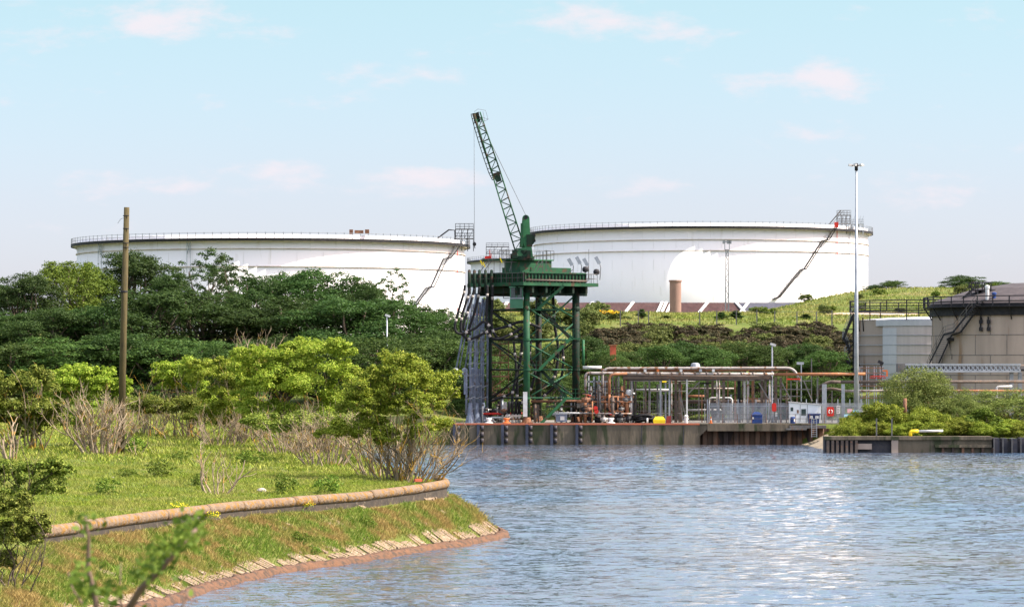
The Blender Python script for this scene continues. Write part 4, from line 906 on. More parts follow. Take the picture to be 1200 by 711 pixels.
# ---------------------------------------------------------------- hoses and their reels at the left of the platform
hp = MB()
for i, px in enumerate((550, 556, 562, 569, 576)):
    Yh = 403.5 + i*.6; f = 407.5 - i*.9
    rr = MB(); c0 = P(px, 332, 402.6+i*.5); 
    rr.tube([c0 + Vector((0, -.35, -1.3)), c0 + Vector((0, -.45, 1.0)), c0 + Vector((0, -.1, 1.45)), c0 + Vector((0, .6, 1.35)), c0 + Vector((0, .8, .8))], .19, 10)
    rr.build('hose_saddle', 'crane_green_dark', tw)
def hose(pts, Y, r=.15, Y2=None, name='hose'):
    Y2 = Y if Y2 is None else Y2; n = len(pts); c = catmull([tuple(P(px, py, Y+(Y2-Y)*i/(n-1))) for i, (px, py) in enumerate(pts)], 6)
    h = MB().tube([tuple(q) for q in c], r, 8).build(name, 'hose_black', tw); b_ = MB(); i = 4
    while i < len(c)-2:
        a, d = Vector(c[i]), Vector(c[i+1])-Vector(c[i]); d.normalize(); b_.tube([a, a+d*.34], r+.015, 8); i += R.choice((8, 11, 14))
    if b_.v: b_.build('hose_band', 'band_white', h)
hose([(545, 334), (543, 345), (538, 362), (533, 384), (540, 391), (556, 385), (566, 377), (574, 382)], 401.5)
hose([(551, 338), (547, 352), (541, 372), (541, 390), (550, 397), (562, 393), (572, 388)], 401.8)
hose([(556, 338), (553, 350), (548, 365), (543, 385), (552, 392)], 402.2)
hose([(562, 336), (560, 350), (556, 366), (549, 386), (545, 394)], 402.6)
hose([(571, 334), (571, 350), (570, 375), (573, 392), (583, 397), (600, 391), (612, 383)], 402.4)
hose([(577, 334), (577, 355), (576, 378), (580, 392), (590, 398), (606, 394), (620, 386)], 402.9)
hose([(558, 396), (567, 390), (580, 386), (596, 382), (611, 377), (634, 384)], 403.4, .17)
hose([(602, 400), (604, 420), (605, 440), (601, 458), (600, 478)], 404.6, .15)
hose([(622, 400), (621, 418), (627, 432), (624, 450), (618, 462), (610, 474)], 405.5, .15)
hose([(659, 402), (660, 425), (656, 445), (640, 462), (628, 470)], 406.5, .15)
hose([(612, 398), (610, 420), (606, 440), (606, 462), (604, 476)], 405.2, .17)
hose([(648, 345), (650, 380), (654, 410), (650, 440), (636, 455)], 408.5, .17)
hose([(575, 470), (596, 462), (612, 450)], 406.0, .14)
# hose couplings standing on the deck
mf = thing('hose_manifold', 'row of upright black and white hose couplings at the foot of the green tower', 'manifold', P(602, 496, 402.5))
for i, px in enumerate((596.5, 600.5, 604.5, 608.5)):
    c0 = P(px, 496, 402.2+.2*i); MB().tube([c0, c0+Vector((0, 0, 1.1))], .13, 8).build('white_pipe', 'white_paint', mf); MB().tube([c0+Vector((0, 0, 1.1)), c0+Vector((0, 0, 2.3)), c0+Vector((.1, 0, 2.6))], .17, 8).build('coupling', 'hose_black', mf)
    MB().lathe([(.02, .5), (.28, .5), (.28, .62), (.02, .62)], tuple(c0), 10).build('flange', 'rust', mf)
MB().bar(P(592, 487, 402), P(612, 487, 402), .2).build('header_pipe', 'rusty_white', mf)

# ---------------------------------------------------------------- pale blue marine loading arms left of the tower
def loading_arm(px, Y, label, lean, top=346):
    x = XX(px, Y); t = thing('marine_loader', label, 'loading arm', (x, Y, ZD), 'blue-grey marine loading arms')
    MB().lathe([(.62, 0), (.58, .15), (.36, 1.2), (.23, 2.4)], (x, Y, ZD), 14).build('base', 'arm_blue', t)
    zt = ZZ(top, Y); MB().tube([(x, Y, ZD+2.3), (x, Y, ZZ(430, Y)), (x+.1, Y, zt)], [.17, .15, .11], 12).build('riser', 'arm_blue', t)
    MB().tube([(x+.5, Y, ZD), (x+.55, Y, ZZ(400, Y)), (x+.35, Y, zt-1)], .12, 8).tube([(x-.45, Y, ZD+1), (x-.45, Y, ZZ(432, Y))], .14, 8).build('side_pipe', 'arm_blue', t)
    m_ = MB()
    for k in range(9): z = ZD+1.5+k*1.35; m_.bar((x-.35, Y-.1, z), (x+.6, Y-.1, z+.25), .09); m_.lathe([(.25, 0), (.25, .12)], (x, Y, z), 12)
    m_.build('clamp', 'grey_steel', t)
    A = Vector((x, Y-.5, zt)); B = P(px+lean, 435, Y-1.5); fo = MB().tube([A, B], [.13, .1], 8).tube([A+Vector((.35, 0, 0)), B+Vector((.45, 0, .4))], .07, 8).build('outboard_arm', 'arm_blue', t)
    MB().lathe([(.02, -.5), (.3, -.35), (.3, .3), (.02, .45)], tuple(B), 12).tube([B, B+Vector((.4, 0, -.6))], .15, 8).build('coupler', 'galvanised', fo)
    MB().box(x-.75, x-.5, Y-.3, Y+.2, ZZ(462, Y), ZZ(432, Y)).build('counterweight', 'arm_blue', t)
loading_arm(551, 403.2, 'leftmost blue-grey loading arm with a slanting outboard pipe, at the end of the jetty', -17)
loading_arm(558.5, 405.2, 'blue-grey loading arm between the leftmost arm and the arm beside the tower leg', -14, 344)
loading_arm(566, 407, 'blue-grey loading arm standing closest to the left leg of the green tower', -12, 350)

# rusty scaffold tower inside the legs
sc = thing('scaffold', 'pinkish rusty scaffold tower standing behind the left legs of the green tower', 'scaffold', P(586, 496, 412))
m_ = MB(); Y0 = 412
for px in (576, 586, 596):
    for dy in (0, 2): m_.bar((XX(px, Y0), Y0+dy, ZD), (XX(px, Y0), Y0+dy, ZZ(400, Y0)), .1)
m_.build('standard', 'rust', sc); d_ = MB(); b2 = MB()
for py in (403, 416, 425, 434, 441, 455, 463, 480):
    d_.bar(P(575, py, Y0-.1), P(597, py, Y0-.1), .12); d_.bar(P(575, py, Y0+2), P(597, py, Y0+2), .1)
for py in (425, 441, 463): b2.box(XX(576, Y0), XX(596, Y0), Y0, Y0+2, ZZ(py, Y0), ZZ(py, Y0)+.12)
for a, c_ in (((576, 403), (596, 416)), ((596, 441), (576, 455)), ((576, 455), (596, 480)), ((596, 416), (576, 434))): d_.bar(P(*a, Y0-.2), P(*c_, Y0-.2), .09)
d_.build('ledger', 'rust', sc); b2.build('deck_boards', 'terracotta', sc)

# ---------------------------------------------------------------- the crane on top
cr_ = thing('deck_crane', 'green lattice-boom crane on top of the tower, boom raised steeply to the left', 'crane', P(614, 304, 404))
CY = 405.0
def pc(px, py, dy=0): return P(px, py, CY+dy)
c0 = pc(614, 304); MB().lathe([(1.25, -.1), (1.25, .35), (.95, .4), (.95, 1.1)], (c0.x, c0.y, c0.z), 20).build('slewing_ring', 'crane_green_dark', cr_)
MB().quadbox([pc(603, 303, -1), pc(625, 303, -1), pc(625, 303, 1), pc(603, 303, 1), pc(605, 291, -.8), pc(623, 289, -.8), pc(623, 289, .8), pc(605, 291, .8)]).build('machine_base', 'crane_green', cr_)
m_ = MB(); m_.quadbox([pc(608.5, 290, -.7), pc(622, 290, -.7), pc(622, 290, .7), pc(608.5, 290, .7), pc(612, 256, -.5), pc(620.5, 256, -.5), pc(620.5, 256, .5), pc(612, 256, .5)])
m_.tube([pc(616.2, 256, -.5), pc(616.2, 256, .5)], .43, 16); ms = m_.build('mast', 'crane_green_light', cr_)
MB().box(pc(610, 0).x, pc(613, 0).x, CY-.95, CY-.7, pc(0, 289).z, pc(0, 262).z).build('side_plate', 'crane_green', ms)
MB().tube([pc(616.4, 254.5, -.6), pc(616.4, 254.5, .6)], .22, 12).build('sheave', 'dark_steel', ms)
w_ = MB(); w_.tube([pc(623, 279, -.6), pc(623, 279, .6)], .42, 14); w_.tube([pc(623, 284, -.5), pc(623, 284, .5)], .3, 14); w_.box(pc(617, 0).x, pc(624, 0).x, CY-.8, CY+.8, pc(0, 289).z, pc(0, 275).z); w_.build('winch', 'crane_green_dark', cr_)
for py in (276, 282): MB().tube([pc(625.4, py, -.3), pc(625.4, py, .3)], .24, 12).build('motor', 'dark_steel', cr_)
w_ = MB(); w_.box(pc(600, 0).x, pc(606, 0).x, CY-1.1, CY-.3, pc(0, 303).z, pc(0, 293).z); w_.box(pc(617, 0).x, pc(622, 0).x, CY-1.3, CY-.9, pc(0, 303).z, pc(0, 294).z); w_.tube([pc(598, 300, -.8), pc(607, 300, -.8)], .3, 12); w_.build('gear_case', 'crane_green_dark', cr_)
# boom: four chords, battens and lacing; a wider upper box with its catwalk
boom = MB(); lace = MB()
base = (pc(603.5, 293), pc(614.5, 290)); mid = (pc(578, 208), pc(586.5, 202)); tip = (pc(556, 133), pc(562.5, 131.5)); dep = (.75, .62, .42)
def chordpt(side, f, dy):
    if f < .5: a, b_ = base[side], mid[side]; t_ = f/.5; d0, d1 = dep[0], dep[1]
    else: a, b_ = mid[side], tip[side]; t_ = (f-.5)/.5; d0, d1 = dep[1], dep[2]
    q = a.lerp(b_, t_); return q + Vector((0, dy*(d0+(d1-d0)*t_), 0))
N_ = 18
for sd in (0, 1):
    for dy in (-1, 1):
        for i in range(2): boom.tube([chordpt(sd, i*.5, dy), chordpt(sd, i*.5+.4999, dy)], .085, 6)
for i in range(N_):
    f0, f1 = i/N_, (i+1)/N_
    for dy in (-1, 1):
        lace.bar(chordpt(0, f0, dy), chordpt(1, f0, dy), .07); s0 = i % 2; lace.bar(chordpt(s0, f0, dy), chordpt(1-s0, f1, dy), .055)
    for sd in (0, 1): lace.bar(chordpt(sd, f0, -1), chordpt(sd, f0, 1), .06); lace.bar(chordpt(sd, f0, -1 if i % 2 else 1), chordpt(sd, f1, 1 if i % 2 else -1), .055)
bo = boom.build('boom', 'crane_green', cr_); lace.build('lacing', 'crane_green', bo)
cat = MB()
ca = [(552, 134), (556, 150), (561, 167), (567, 186), (573, 203), (577, 211)]
for dy in (-.5, .45):
    cat.tube([pc(px, py, dy) for px, py in ca], .05, 5)
for i, (px, py) in enumerate(catmull(ca, 3)): cat.bar(pc(px, py, -.5), pc(px+4.5, py-1.2, -.5), .07); cat.bar(pc(px, py, -.5), pc(px, py, .45), .05)
cat.tube([pc(555, 134, -.5), pc(565, 168, -.5), pc(579, 210, -.5)], .11, 5)
cat.build('boom_catwalk', 'crane_green_dark', cr_)
MB().quadbox([pc(556.5, 145, -.3), pc(563, 143, -.3), pc(563, 143, .3), pc(556.5, 145, .3), pc(553.5, 134, -.35), pc(561, 131, -.35), pc(561, 131, .35), pc(553.5, 134, .35)]).build('boom_head', 'crane_green_dark', cr_)
MB().bar(pc(555, 134, -.45), pc(557, 140, -.45), .2, .35).build('head_sheave', 'rust', cr_)
MB().quadbox([pc(582, 214, -.7), pc(588, 212, -.7), pc(588, 212, .7), pc(582, 214, .7), pc(576, 204, -.6), pc(585, 201, -.6), pc(585, 201, .6), pc(576, 204, .6)]).build('boom_joint', 'crane_green_dark', cr_)
tf = MB(); pts = [(556, 131), (560, 128), (569, 129.5), (572, 140), (568, 142), (566, 131)]
for dy in (-.4, .4):
    for a, c_ in zip(pts[:-1], pts[1:]): tf.bar(pc(*a, dy), pc(*c_, dy), .05)
    tf.bar(pc(564, 137, dy), pc(572, 140, dy), .05); tf.bar(pc(564, 143, dy), pc(568, 142, dy), .05)
for a in pts: tf.bar(pc(*a, -.4), pc(*a, .4), .05)
tf.build('head_railing', 'galvanised', cr_)
for dy, (ax, ay) in ((-.25, (568, 152)), (.25, (574, 165))): MB().tube([pc(616.5, 253, dy), pc(ax, ay, dy), pc(561, 134, dy)], .022, 4).build('luffing_rope', 'dull_steel', cr_)
MB().tube([pc(555.5, 136, -.2), pc(556, 284, -.2)], .02, 4).build('hoist_rope', 'dull_steel', cr_)
MB().lathe([(.02, -.25), (.2, -.15), (.22, .1), (.02, .28)], tuple(pc(556, 286, -.2)), 12).tube([pc(556, 288, -.2), pc(556.6, 291, -.2)], .05, 5).build('hook_ball', 'dark_steel', cr_)
# ---------------------------------------------------------------- pipe rack along the jetty
def pipe(parent, pts, r, m, name='pipe', n=10, Y=None):
    q = [tuple(P(a, b, Y)) if len((a, b)) == 2 and Y else None for a, b in pts] if Y else pts
    return MB().tube(q, r, n).build(name, m, parent)
def elbow(pts, Y, r=4):
    """round the corners of a pixel polyline"""
    out = [pts[0]]
    for a, b, c in zip(pts[:-2], pts[1:-1], pts[2:]):
        a, b, c = np.array(a, float), np.array(b, float), np.array(c, float); l1, l2 = np.linalg.norm(a-b), np.linalg.norm(c-b); rr = min(r, l1*.45, l2*.45); p = b+(a-b)/l1*rr; q = b+(c-b)/l2*rr
        for t in (0, .25, .5, .75, 1): out.append(tuple((1-t)**2*p+2*t*(1-t)*b+t*t*q))
    return out + [pts[-1]]
rk = thing('pipe_rack', 'long brown steel pipe rack carrying white and rusty pipes along the jetty', 'pipe rack', P(810, 496, 406))
pipe(rk, elbow([(706, 470), (706, 431.5), (930, 431), (938, 447)], 403, 9), .165, 'rusty_white', Y=404)
pipe(rk, elbow([(704, 433.5), (712, 433.8), (925, 433.2)], 403), .16, 'rust', Y=404.3)
pipe(rk, elbow([(683, 430.5), (705, 430.5)], 404), .2, 'white_paint', Y=405)
pipe(rk, elbow([(686, 457), (686, 437), (830, 438), (907, 438)], 403, 5), .17, 'rusty_white', Y=403.4)
pipe(rk, elbow([(714, 462), (714, 439), (735, 437.5)], 403, 6), .17, 'rust_orange', Y=403)
pipe(rk, [(907, 438.5), (1014, 438)], .19, 'rust_orange', Y=404)
pipe(rk, elbow([(730, 441), (905, 441)], 403), .2, 'brown_steel', Y=405.2)
pipe(rk, [(730, 444.5), (905, 445)], .13, 'dull_steel', Y=404.4)
pipe(rk, [(735, 446), (815, 446)], .10, 'white_paint', Y=406); pipe(rk, [(745, 456.5), (785, 456.5)], .12, 'white_paint', Y=407)
pipe(rk, [(806, 455), (860, 455)], .10, 'rusty_white', Y=408); pipe(rk, [(806, 464), (826, 464)], .15, 'rust_orange', Y=408)
pipe(rk, [(800, 470.5), (905, 470.5)], .22, 'brown_steel', Y=410); pipe(rk, [(806, 480), (850, 480)], .09, 'white_paint', Y=409)
pipe(rk, elbow([(831, 492), (831, 466), (858, 466), (858, 492)], 4), .11, 'white_paint', Y=407)
pipe(rk, [(975, 447.5), (1200, 447)], .19, 'brown_steel', Y=409); pipe(rk, [(985, 458), (1080, 457.5)], .15, 'rusty_white', Y=410); pipe(rk, [(1080, 457.5), (1200, 458)], .15, 'rust_orange', Y=410)
pipe(rk, elbow([(960, 453), (972, 447), (985, 447.5)], 3), .2, 'brown_steel', Y=409)
pipe(rk, elbow([(957, 457), (975, 455), (990, 458)], 3), .17, 'brown_steel', Y=409.5)
MB().box(XX(730, 404), XX(905, 404), 403.9, 404.2, ZZ(444, 404), ZZ(441.2, 404)).build('beam', 'brown_steel', rk)
MB().box(XX(730, 407), XX(905, 407), 406.9, 407.2, ZZ(444, 407), ZZ(441.2, 407)).build('beam', 'brown_steel', rk)
cols = [(722, 'brown_steel', .16), (736, 'brown_steel', .2), (745, 'dull_steel', .12), (761, 'dull_steel', .14), (774, 'galvanised', .16), (780, 'galvanised', .12), (784.5, 'galvanised', .12), (792, 'brown_steel', .26), (796.5, 'brown_steel', .26), (805, 'white_paint', .13), (829, 'brown_steel', .22), (835, 'brown_steel', .2), (848, 'brown_steel', .24), (866, 'hose_black', .3), (872.5, 'white_paint', .16), (876.5, 'rusty_white', .2), (882, 'rust', .18), (893, 'brown_steel', .28), (897, 'brown_steel', .2), (909, 'brown_steel', .26), (915, 'brown_steel', .18), (958, 'dull_steel', .1), (966, 'galvanised', .45), (1004, 'galvanised', .4), (988, 'galvanised', .3)]
for i, (px, m, w) in enumerate(cols):
    Yc = 404.2 + (i % 3)*1.5; x = XX(px, Yc); top = 440 if px < 960 else 448
    MB().box(x-w/2-.04, x+w/2+.04, Yc-w/2, Yc+w/2, ZD-.1, ZZ(top+2, Yc)).build('column', m, rk)
for a, c_ in (((800, 492), (796, 455)), ((804, 490), (797, 462)), ((806, 462), (820, 447)), ((838, 450), (846, 480)), ((889, 448), (901, 468)), ((916, 448), (928, 470)), ((942, 446), (952, 470)), ((741, 446), (741, 470))):
    MB().bar(P(*a, 403.4), P(*c_, 403.4), .13).build('brace', 'dull_steel', rk)
for px in (840, 843, 902, 787): MB().tube([P(px, 445, 404), P(px, 494, 404)], .08, 6).build('down_pipe', 'rusty_white', rk)
for i in range(34):
    px = R.choice((R.uniform(745, 830), R.uniform(830, 925), R.uniform(690, 745))); y0 = R.choice((446, 450, 456, 462)); Yp = R.uniform(405, 412); MB().bar(P(px, y0, Yp), P(px, 495, Yp), R.choice((.09, .12, .16, .2))).build('upright', R.choice(('dull_steel', 'brown_steel', 'brown_steel', 'rust', 'galvanised')), rk)
for i in range(20):
    px = R.uniform(745, 900); w = R.uniform(12, 50); py = R.choice((449, 452, 458, 462, 467, 472, 476, 484)); Yp = R.uniform(405, 412); MB().bar(P(px, py, Yp), P(px+w, py, Yp), R.choice((.08, .12, .18))).build('rail', R.choice(('dull_steel', 'brown_steel', 'rust', 'rusty_white', 'dark_steel')), rk)
# second line of the rack going away behind: thin frames, ladders
for px, y0, y1, m in ((819, 448, 492, 'dull_steel'), (826, 452, 470, 'dull_steel'), (853, 446, 470, 'rust'), (922, 430, 492, 'rust_orange'), (927, 446, 492, 'dull_steel'), (934, 446, 492, 'rusty_white'), (951, 420, 470, 'dull_steel'), (939, 425, 470, 'galvanised'), (975, 458, 496, 'dull_steel')):
    MB().bar(P(px, y0, 407), P(px, y1, 407), .12).build('upright', m, rk)
for py, a, b_ in ((456, 916, 950), (464, 916, 940), (475, 912, 930), (483, 912, 930), (446, 930, 952)): MB().bar(P(a, py, 406.5), P(b_, py, 406.5), .12).build('rail', 'dull_steel', rk)
MB().bar(P(922, 444, 403), P(938, 444, 403), .1, .16).build('red_rail', 'red_paint', rk)
MB().box(XX(934, 405), XX(942, 405), 405, 405.6, ZZ(427, 405), ZZ(424, 405)).build('floodlight', 'galvanised', rk)
for px, m in ((756, 'white_paint'), (771, 'orange_paint'), (798, 'white_paint'), (821, 'galvanised'), (836, 'white_paint')):
    MB().box(XX(px-1.5, 403), XX(px+1.5, 403), 402.9, 403.3, ZZ(435.6, 403), ZZ(432.4, 403)).build('pipe_support', m, rk)
MB().lathe([(.6, 0), (.5, .4), (.3, .5), (.02, .52)], tuple(P(815, 430, 406)), 12).build('vent_cowl', 'galvanised', rk)
MB().box(XX(776, 403), XX(781, 403), 403, 403.3, ZZ(448, 403), ZZ(446, 403)).build('warning_lamp', 'yellow_paint', rk)
m_ = MB()
for k in range(16): px = 692+k*13.6; m_.lathe([(.18, -.06), (.22, -.06), (.22, .06), (.18, .06)], (0, 0, 0), 10); i = len(m_.v)-40; q = P(px, 437.5 if px > 700 else 437, 403.4); m_.v[i:] = [(q.x+z, q.y+x, q.z+y) for x, y, z in m_.v[i:]]
m_.build('pipe_flange', 'brown_steel', rk)

# ---------------------------------------------------------------- manifold of valves and pipework between tower and rack
vm = thing('valve_manifold', 'rusty tangle of valves, pipes and orange rails between the tower and the pipe rack', 'pipework', P(715, 496, 404))
def fl(px, py, Y, r=.3, m='rust', par=vm, ax='z', nm='flange'):
    c = P(px, py, Y); d = {'z': Vector((0, 0, .09)), 'x': Vector((.09, 0, 0)), 'y': Vector((0, .09, 0))}[ax]; MB().tube([c-d, c+d], r, 12).build(nm, m, par)
pipe(vm, [(676, 475), (740, 475)], .3, 'rusty_white', Y=404.5); pipe(vm, [(690, 465), (743, 465)], .13, 'rust_orange', Y=403.4); pipe(vm, [(676, 470.5), (742, 470.5)], .12, 'rust_orange', Y=403.2)
pipe(vm, [(735, 462), (735, 494)], .24, 'rust_orange', Y=403.5); pipe(vm, [(740, 464), (740, 490)], .13, 'white_paint', Y=403.3); pipe(vm, elbow([(741, 455), (741, 461), (744, 461)], 403), .1, 'white_paint', Y=403.2)
c = P(737, 460, 403.5); MB().lathe([(.02, -.4), (.32, -.3), (.36, 0), (.3, .3), (.02, .42)], tuple(c), 14).build('relief_valve', 'white_paint', vm)
pipe(vm, [(680, 484), (740, 484.5)], .1, 'rusty_white', Y=402.6); pipe(vm, [(694, 470), (694, 494)], .1, 'rust_orange', Y=402.5); pipe(vm, elbow([(714, 462), (714, 480), (722, 484)], 4), .15, 'rust_orange', Y=402.8)
for i, px in enumerate((681, 686, 692, 699, 703, 709, 718, 724, 729)):
    m = R.choice(('white_paint', 'rusty_white', 'brown_steel', 'rust_orange', 'dull_steel')); y0 = R.choice((452, 458, 464, 470)); Yp = 402.6+R.random()*2.5
    pipe(vm, [(px, y0), (px, 495)], R.choice((.09, .13, .18)), m, Y=Yp); fl(px, y0+6, Yp, .26, 'brown_steel'); fl(px, 487, Yp, .26, 'rust')
for i in range(34):
    px = R.uniform(680, 742); py = R.choice((468, 479, 486, 490, 491)); Yv = R.uniform(402, 404); m = R.choice(('dark_steel', 'hose_black', 'dark_steel', 'dull_steel', 'rusty_white', 'rust')); c = P(px, py, Yv); s = R.uniform(.22, .42)
    b_ = MB().lathe([(.02, -s), (s*.9, -s*.7), (s, 0), (s*.6, s*.6), (.1, s*.8), (.1, s*1.5), (.02, s*1.5)], tuple(c), 10).tube([c-Vector((s*1.3, 0, 0)), c+Vector((s*1.3, 0, 0))], s*.6, 8).build('valve', m, vm)
    w_ = MB().tube([c+Vector((s*.9*math.cos(a), s*.9*math.sin(a), s*1.5)) for a in np.linspace(0, 6.283, 9)], .04, 4, False).bar(c+Vector((-s*.9, 0, s*1.5)), c+Vector((s*.9, 0, s*1.5)), .04).build('hand_wheel', R.choice(('red_paint', 'dark_steel', 'rust', 'rust')), b_)
for px, py in ((698, 478), (699, 482)): MB().tube([P(px, py, 402.1)-Vector((0, .05, 0)), P(px, py, 402.1)+Vector((0, .05, 0))], .26, 12).build('red_disc', 'red_paint', vm)
for i in range(30):
    px = R.uniform(684, 744); y0 = R.choice((441, 446, 450, 458, 466)); Yp = R.uniform(403, 408); MB().bar(P(px, y0, Yp), P(px, 495, Yp), R.choice((.07, .1, .14))).build('frame_bar', R.choice(('dull_steel', 'brown_steel', 'rust', 'galvanised', 'dark_steel')), vm)
for i in range(16):
    px = R.uniform(682, 725); py = R.choice((443, 449, 453, 457, 461, 468, 473, 479, 487)); Yp = R.uniform(403, 408); MB().bar(P(px, py, Yp), P(px+R.uniform(8, 24), py, Yp), R.choice((.07, .11, .15))).build('frame_bar', R.choice(('dull_steel', 'brown_steel', 'rust', 'rusty_white', 'dark_steel')), vm)
# grey frames around the manifold
for a, b_, m in (((690, 440), (690, 470), 'white_paint'), ((696, 441), (696, 468), 'galvanised'), ((702, 440), (702, 470), 'galvanised'), ((718, 440), (718, 466), 'dull_steel'), ((725, 441), (725, 464), 'galvanised'), ((731, 441), (731, 464), 'brown_steel'), ((690, 456), (735, 456), 'dull_steel'), ((688, 447), (712, 447), 'galvanised'), ((692, 460), (740, 460.5), 'rusty_white')): MB().bar(P(*a, 405), P(*b_, 405), .17).build('frame_bar', m, vm)
MB().box(XX(707, 405.5), XX(712, 405.5), 405.5, 406, ZZ(460, 405.5), ZZ(440, 405.5)).build('cable_tray', 'brown_steel', vm)

# low pipework inside the tower base
lp = thing('deck_pipework', 'low jumble of pipes and red rails on the deck under the green tower', 'pipework', P(640, 496, 405))
pipe(lp, [(555, 485), (612, 484)], .14, 'red_paint', Y=406); pipe(lp, [(575, 489), (600, 489)], .12, 'white_paint', Y=405); pipe(lp, [(622, 470), (690, 470)], .16, 'rust', Y=405); pipe(lp, [(640, 476), (690, 476)], .13, 'brown_steel', Y=404.6); pipe(lp, [(655, 483.5), (690, 484)], .1, 'white_paint', Y=403)
for i in range(26):
    px = R.uniform(558, 690); y0 = R.uniform(462, 485); Yp = R.uniform(404, 409); m = R.choice(('dull_steel', 'brown_steel', 'rust', 'white_paint', 'dark_steel', 'galvanised')); pipe(lp, [(px, y0), (px, 496)], R.choice((.08, .12, .16)), m, Y=Yp)
    if i % 2: fl(px, y0, Yp, .24, 'brown_steel', lp)
for i in range(14):
    px = R.uniform(565, 690); Yp = R.uniform(403.5, 408); py = R.uniform(480, 492); c = P(px, py, Yp); s = R.uniform(.2, .4)
    MB().lathe([(.02, -s), (s*.9, -s*.7), (s, 0), (s*.6, s*.6), (.02, s)], tuple(c), 10).tube([c-Vector((s*1.6, 0, 0)), c+Vector((s*1.6, 0, 0))], s*.5, 8).build('valve', R.choice(('dark_steel', 'white_paint', 'rust', 'dull_steel')), lp)
MB().box(XX(625, 405), XX(632, 405), 405, 406, ZZ(490, 405), ZZ(474, 405)).build('board', 'brown_steel', lp)
MB().box(XX(588, 408), XX(594, 408), 408, 408.4, ZZ(482, 408), ZZ(471, 408)).build('notice', 'white_paint', lp)
# grey cabinet on legs
cb = thing('cabinet', 'pale grey cabinet standing on the jetty edge beside the green stair', 'cabinet', P(658, 496, 401.3)); Y = 401.3
MB().box(XX(651.5, Y), XX(664.5, Y), Y, Y+.8, ZZ(494, Y), ZZ(485, Y)).build('body', 'arm_blue', cb); MB().box(XX(656.5, Y), XX(661.5, Y), Y-.03, Y-.003, ZZ(492, Y), ZZ(487.5, Y)).build('label_plate', 'white_paint', cb)
MB().box(XX(651, Y), XX(665, Y), Y-.08, Y+.88, ZZ(485, Y), ZZ(484.2, Y)).build('lid', 'galvanised', cb)
for dx in (652.5, 663.5): MB().box(XX(dx-.6, Y), XX(dx+.6, Y), Y+.1, Y+.7, ZD, ZZ(494, Y)).build('leg', 'dull_steel', cb)

# ---------------------------------------------------------------- loose things on the jetty edge
def bollard(px, label, m, Y=400.8):
    c = (XX(px, Y), Y, ZD); t = thing('mooring_bollard', label, 'bollard', c, 'mooring bollards on the jetty edge')
    MB().lathe([(.5, 0), (.48, .1), (.26, .18), (.22, .45), (.02, .45)], c, 16).build('base', m, t)
    MB().tube([(c[0]-.36, Y, ZD+.52), (c[0]+.36, Y, ZD+.52)], .14, 10).build('head', m, t)
bollard(573, 'white mooring bollard at the foot of the left tower leg', 'white_paint'); bollard(593.5, 'orange and white mooring bollard below the black hose couplings', 'orange_paint'); bollard(716, 'white mooring bollard below the rusty manifold', 'white_paint')
hy = thing('hydrant', 'stout white hydrant post with a domed cap on the jetty edge', 'hydrant', (XX(804, 400.9), 400.9, ZD)); c = (XX(804, 400.9), 400.9, ZD)
MB().lathe([(.22, 0), (.22, .75), (.24, .78)], c, 16).build('body', 'white_paint', hy); MB().lathe([(.26, .74), (.26, .82), (.2, .95), (.02, 1.02)], c, 16).build('cap', 'white_paint', hy); MB().tube([(c[0]-.32, c[1], ZD+.5), (c[0]+.32, c[1], ZD+.5)], .09, 8).build('outlet', 'galvanised', hy)
yt = thing('yellow_tub', 'bright yellow moulded tub upside down on the jetty edge', 'tub', (XX(773, 401.5), 401.5, ZD)); x0, x1 = XX(765.5, 401), XX(780, 401); z1 = ZZ(488, 401)
MB().quadbox([(x0+.05, 401, ZD), (x1-.05, 401, ZD), (x1-.05, 402.3, ZD), (x0+.05, 402.3, ZD), (x0, 400.98, ZD+.42), (x1, 400.98, ZD+.42), (x1, 402.32, ZD+.42), (x0, 402.32, ZD+.42)]).build('lower_shell', 'yellow_paint', yt)
MB().quadbox([(x0+.04, 401.02, ZD+.43), (x1-.04, 401.02, ZD+.43), (x1-.04, 402.28, ZD+.43), (x0+.04, 402.28, ZD+.43), (x0+.28, 401.25, z1), (x1-.28, 401.25, z1), (x1-.28, 402.05, z1), (x0+.28, 402.05, z1)]).build('upper_shell', 'yellow_paint', yt)
x0, x1 = XX(780.5, 402), XX(786.5, 402); MB().quadbox([(x0, 402, ZD), (x1, 402, ZD), (x1, 403, ZD), (x0, 403, ZD), (x0+.1, 402.1, ZD+.8), (x1, 402.1, ZD+.9), (x1, 402.9, ZD+.9), (x0+.1, 402.9, ZD+.8)]).build('tarpaulined_box', 'maroon', label='dark red covered box beside the yellow tub', cat='box')
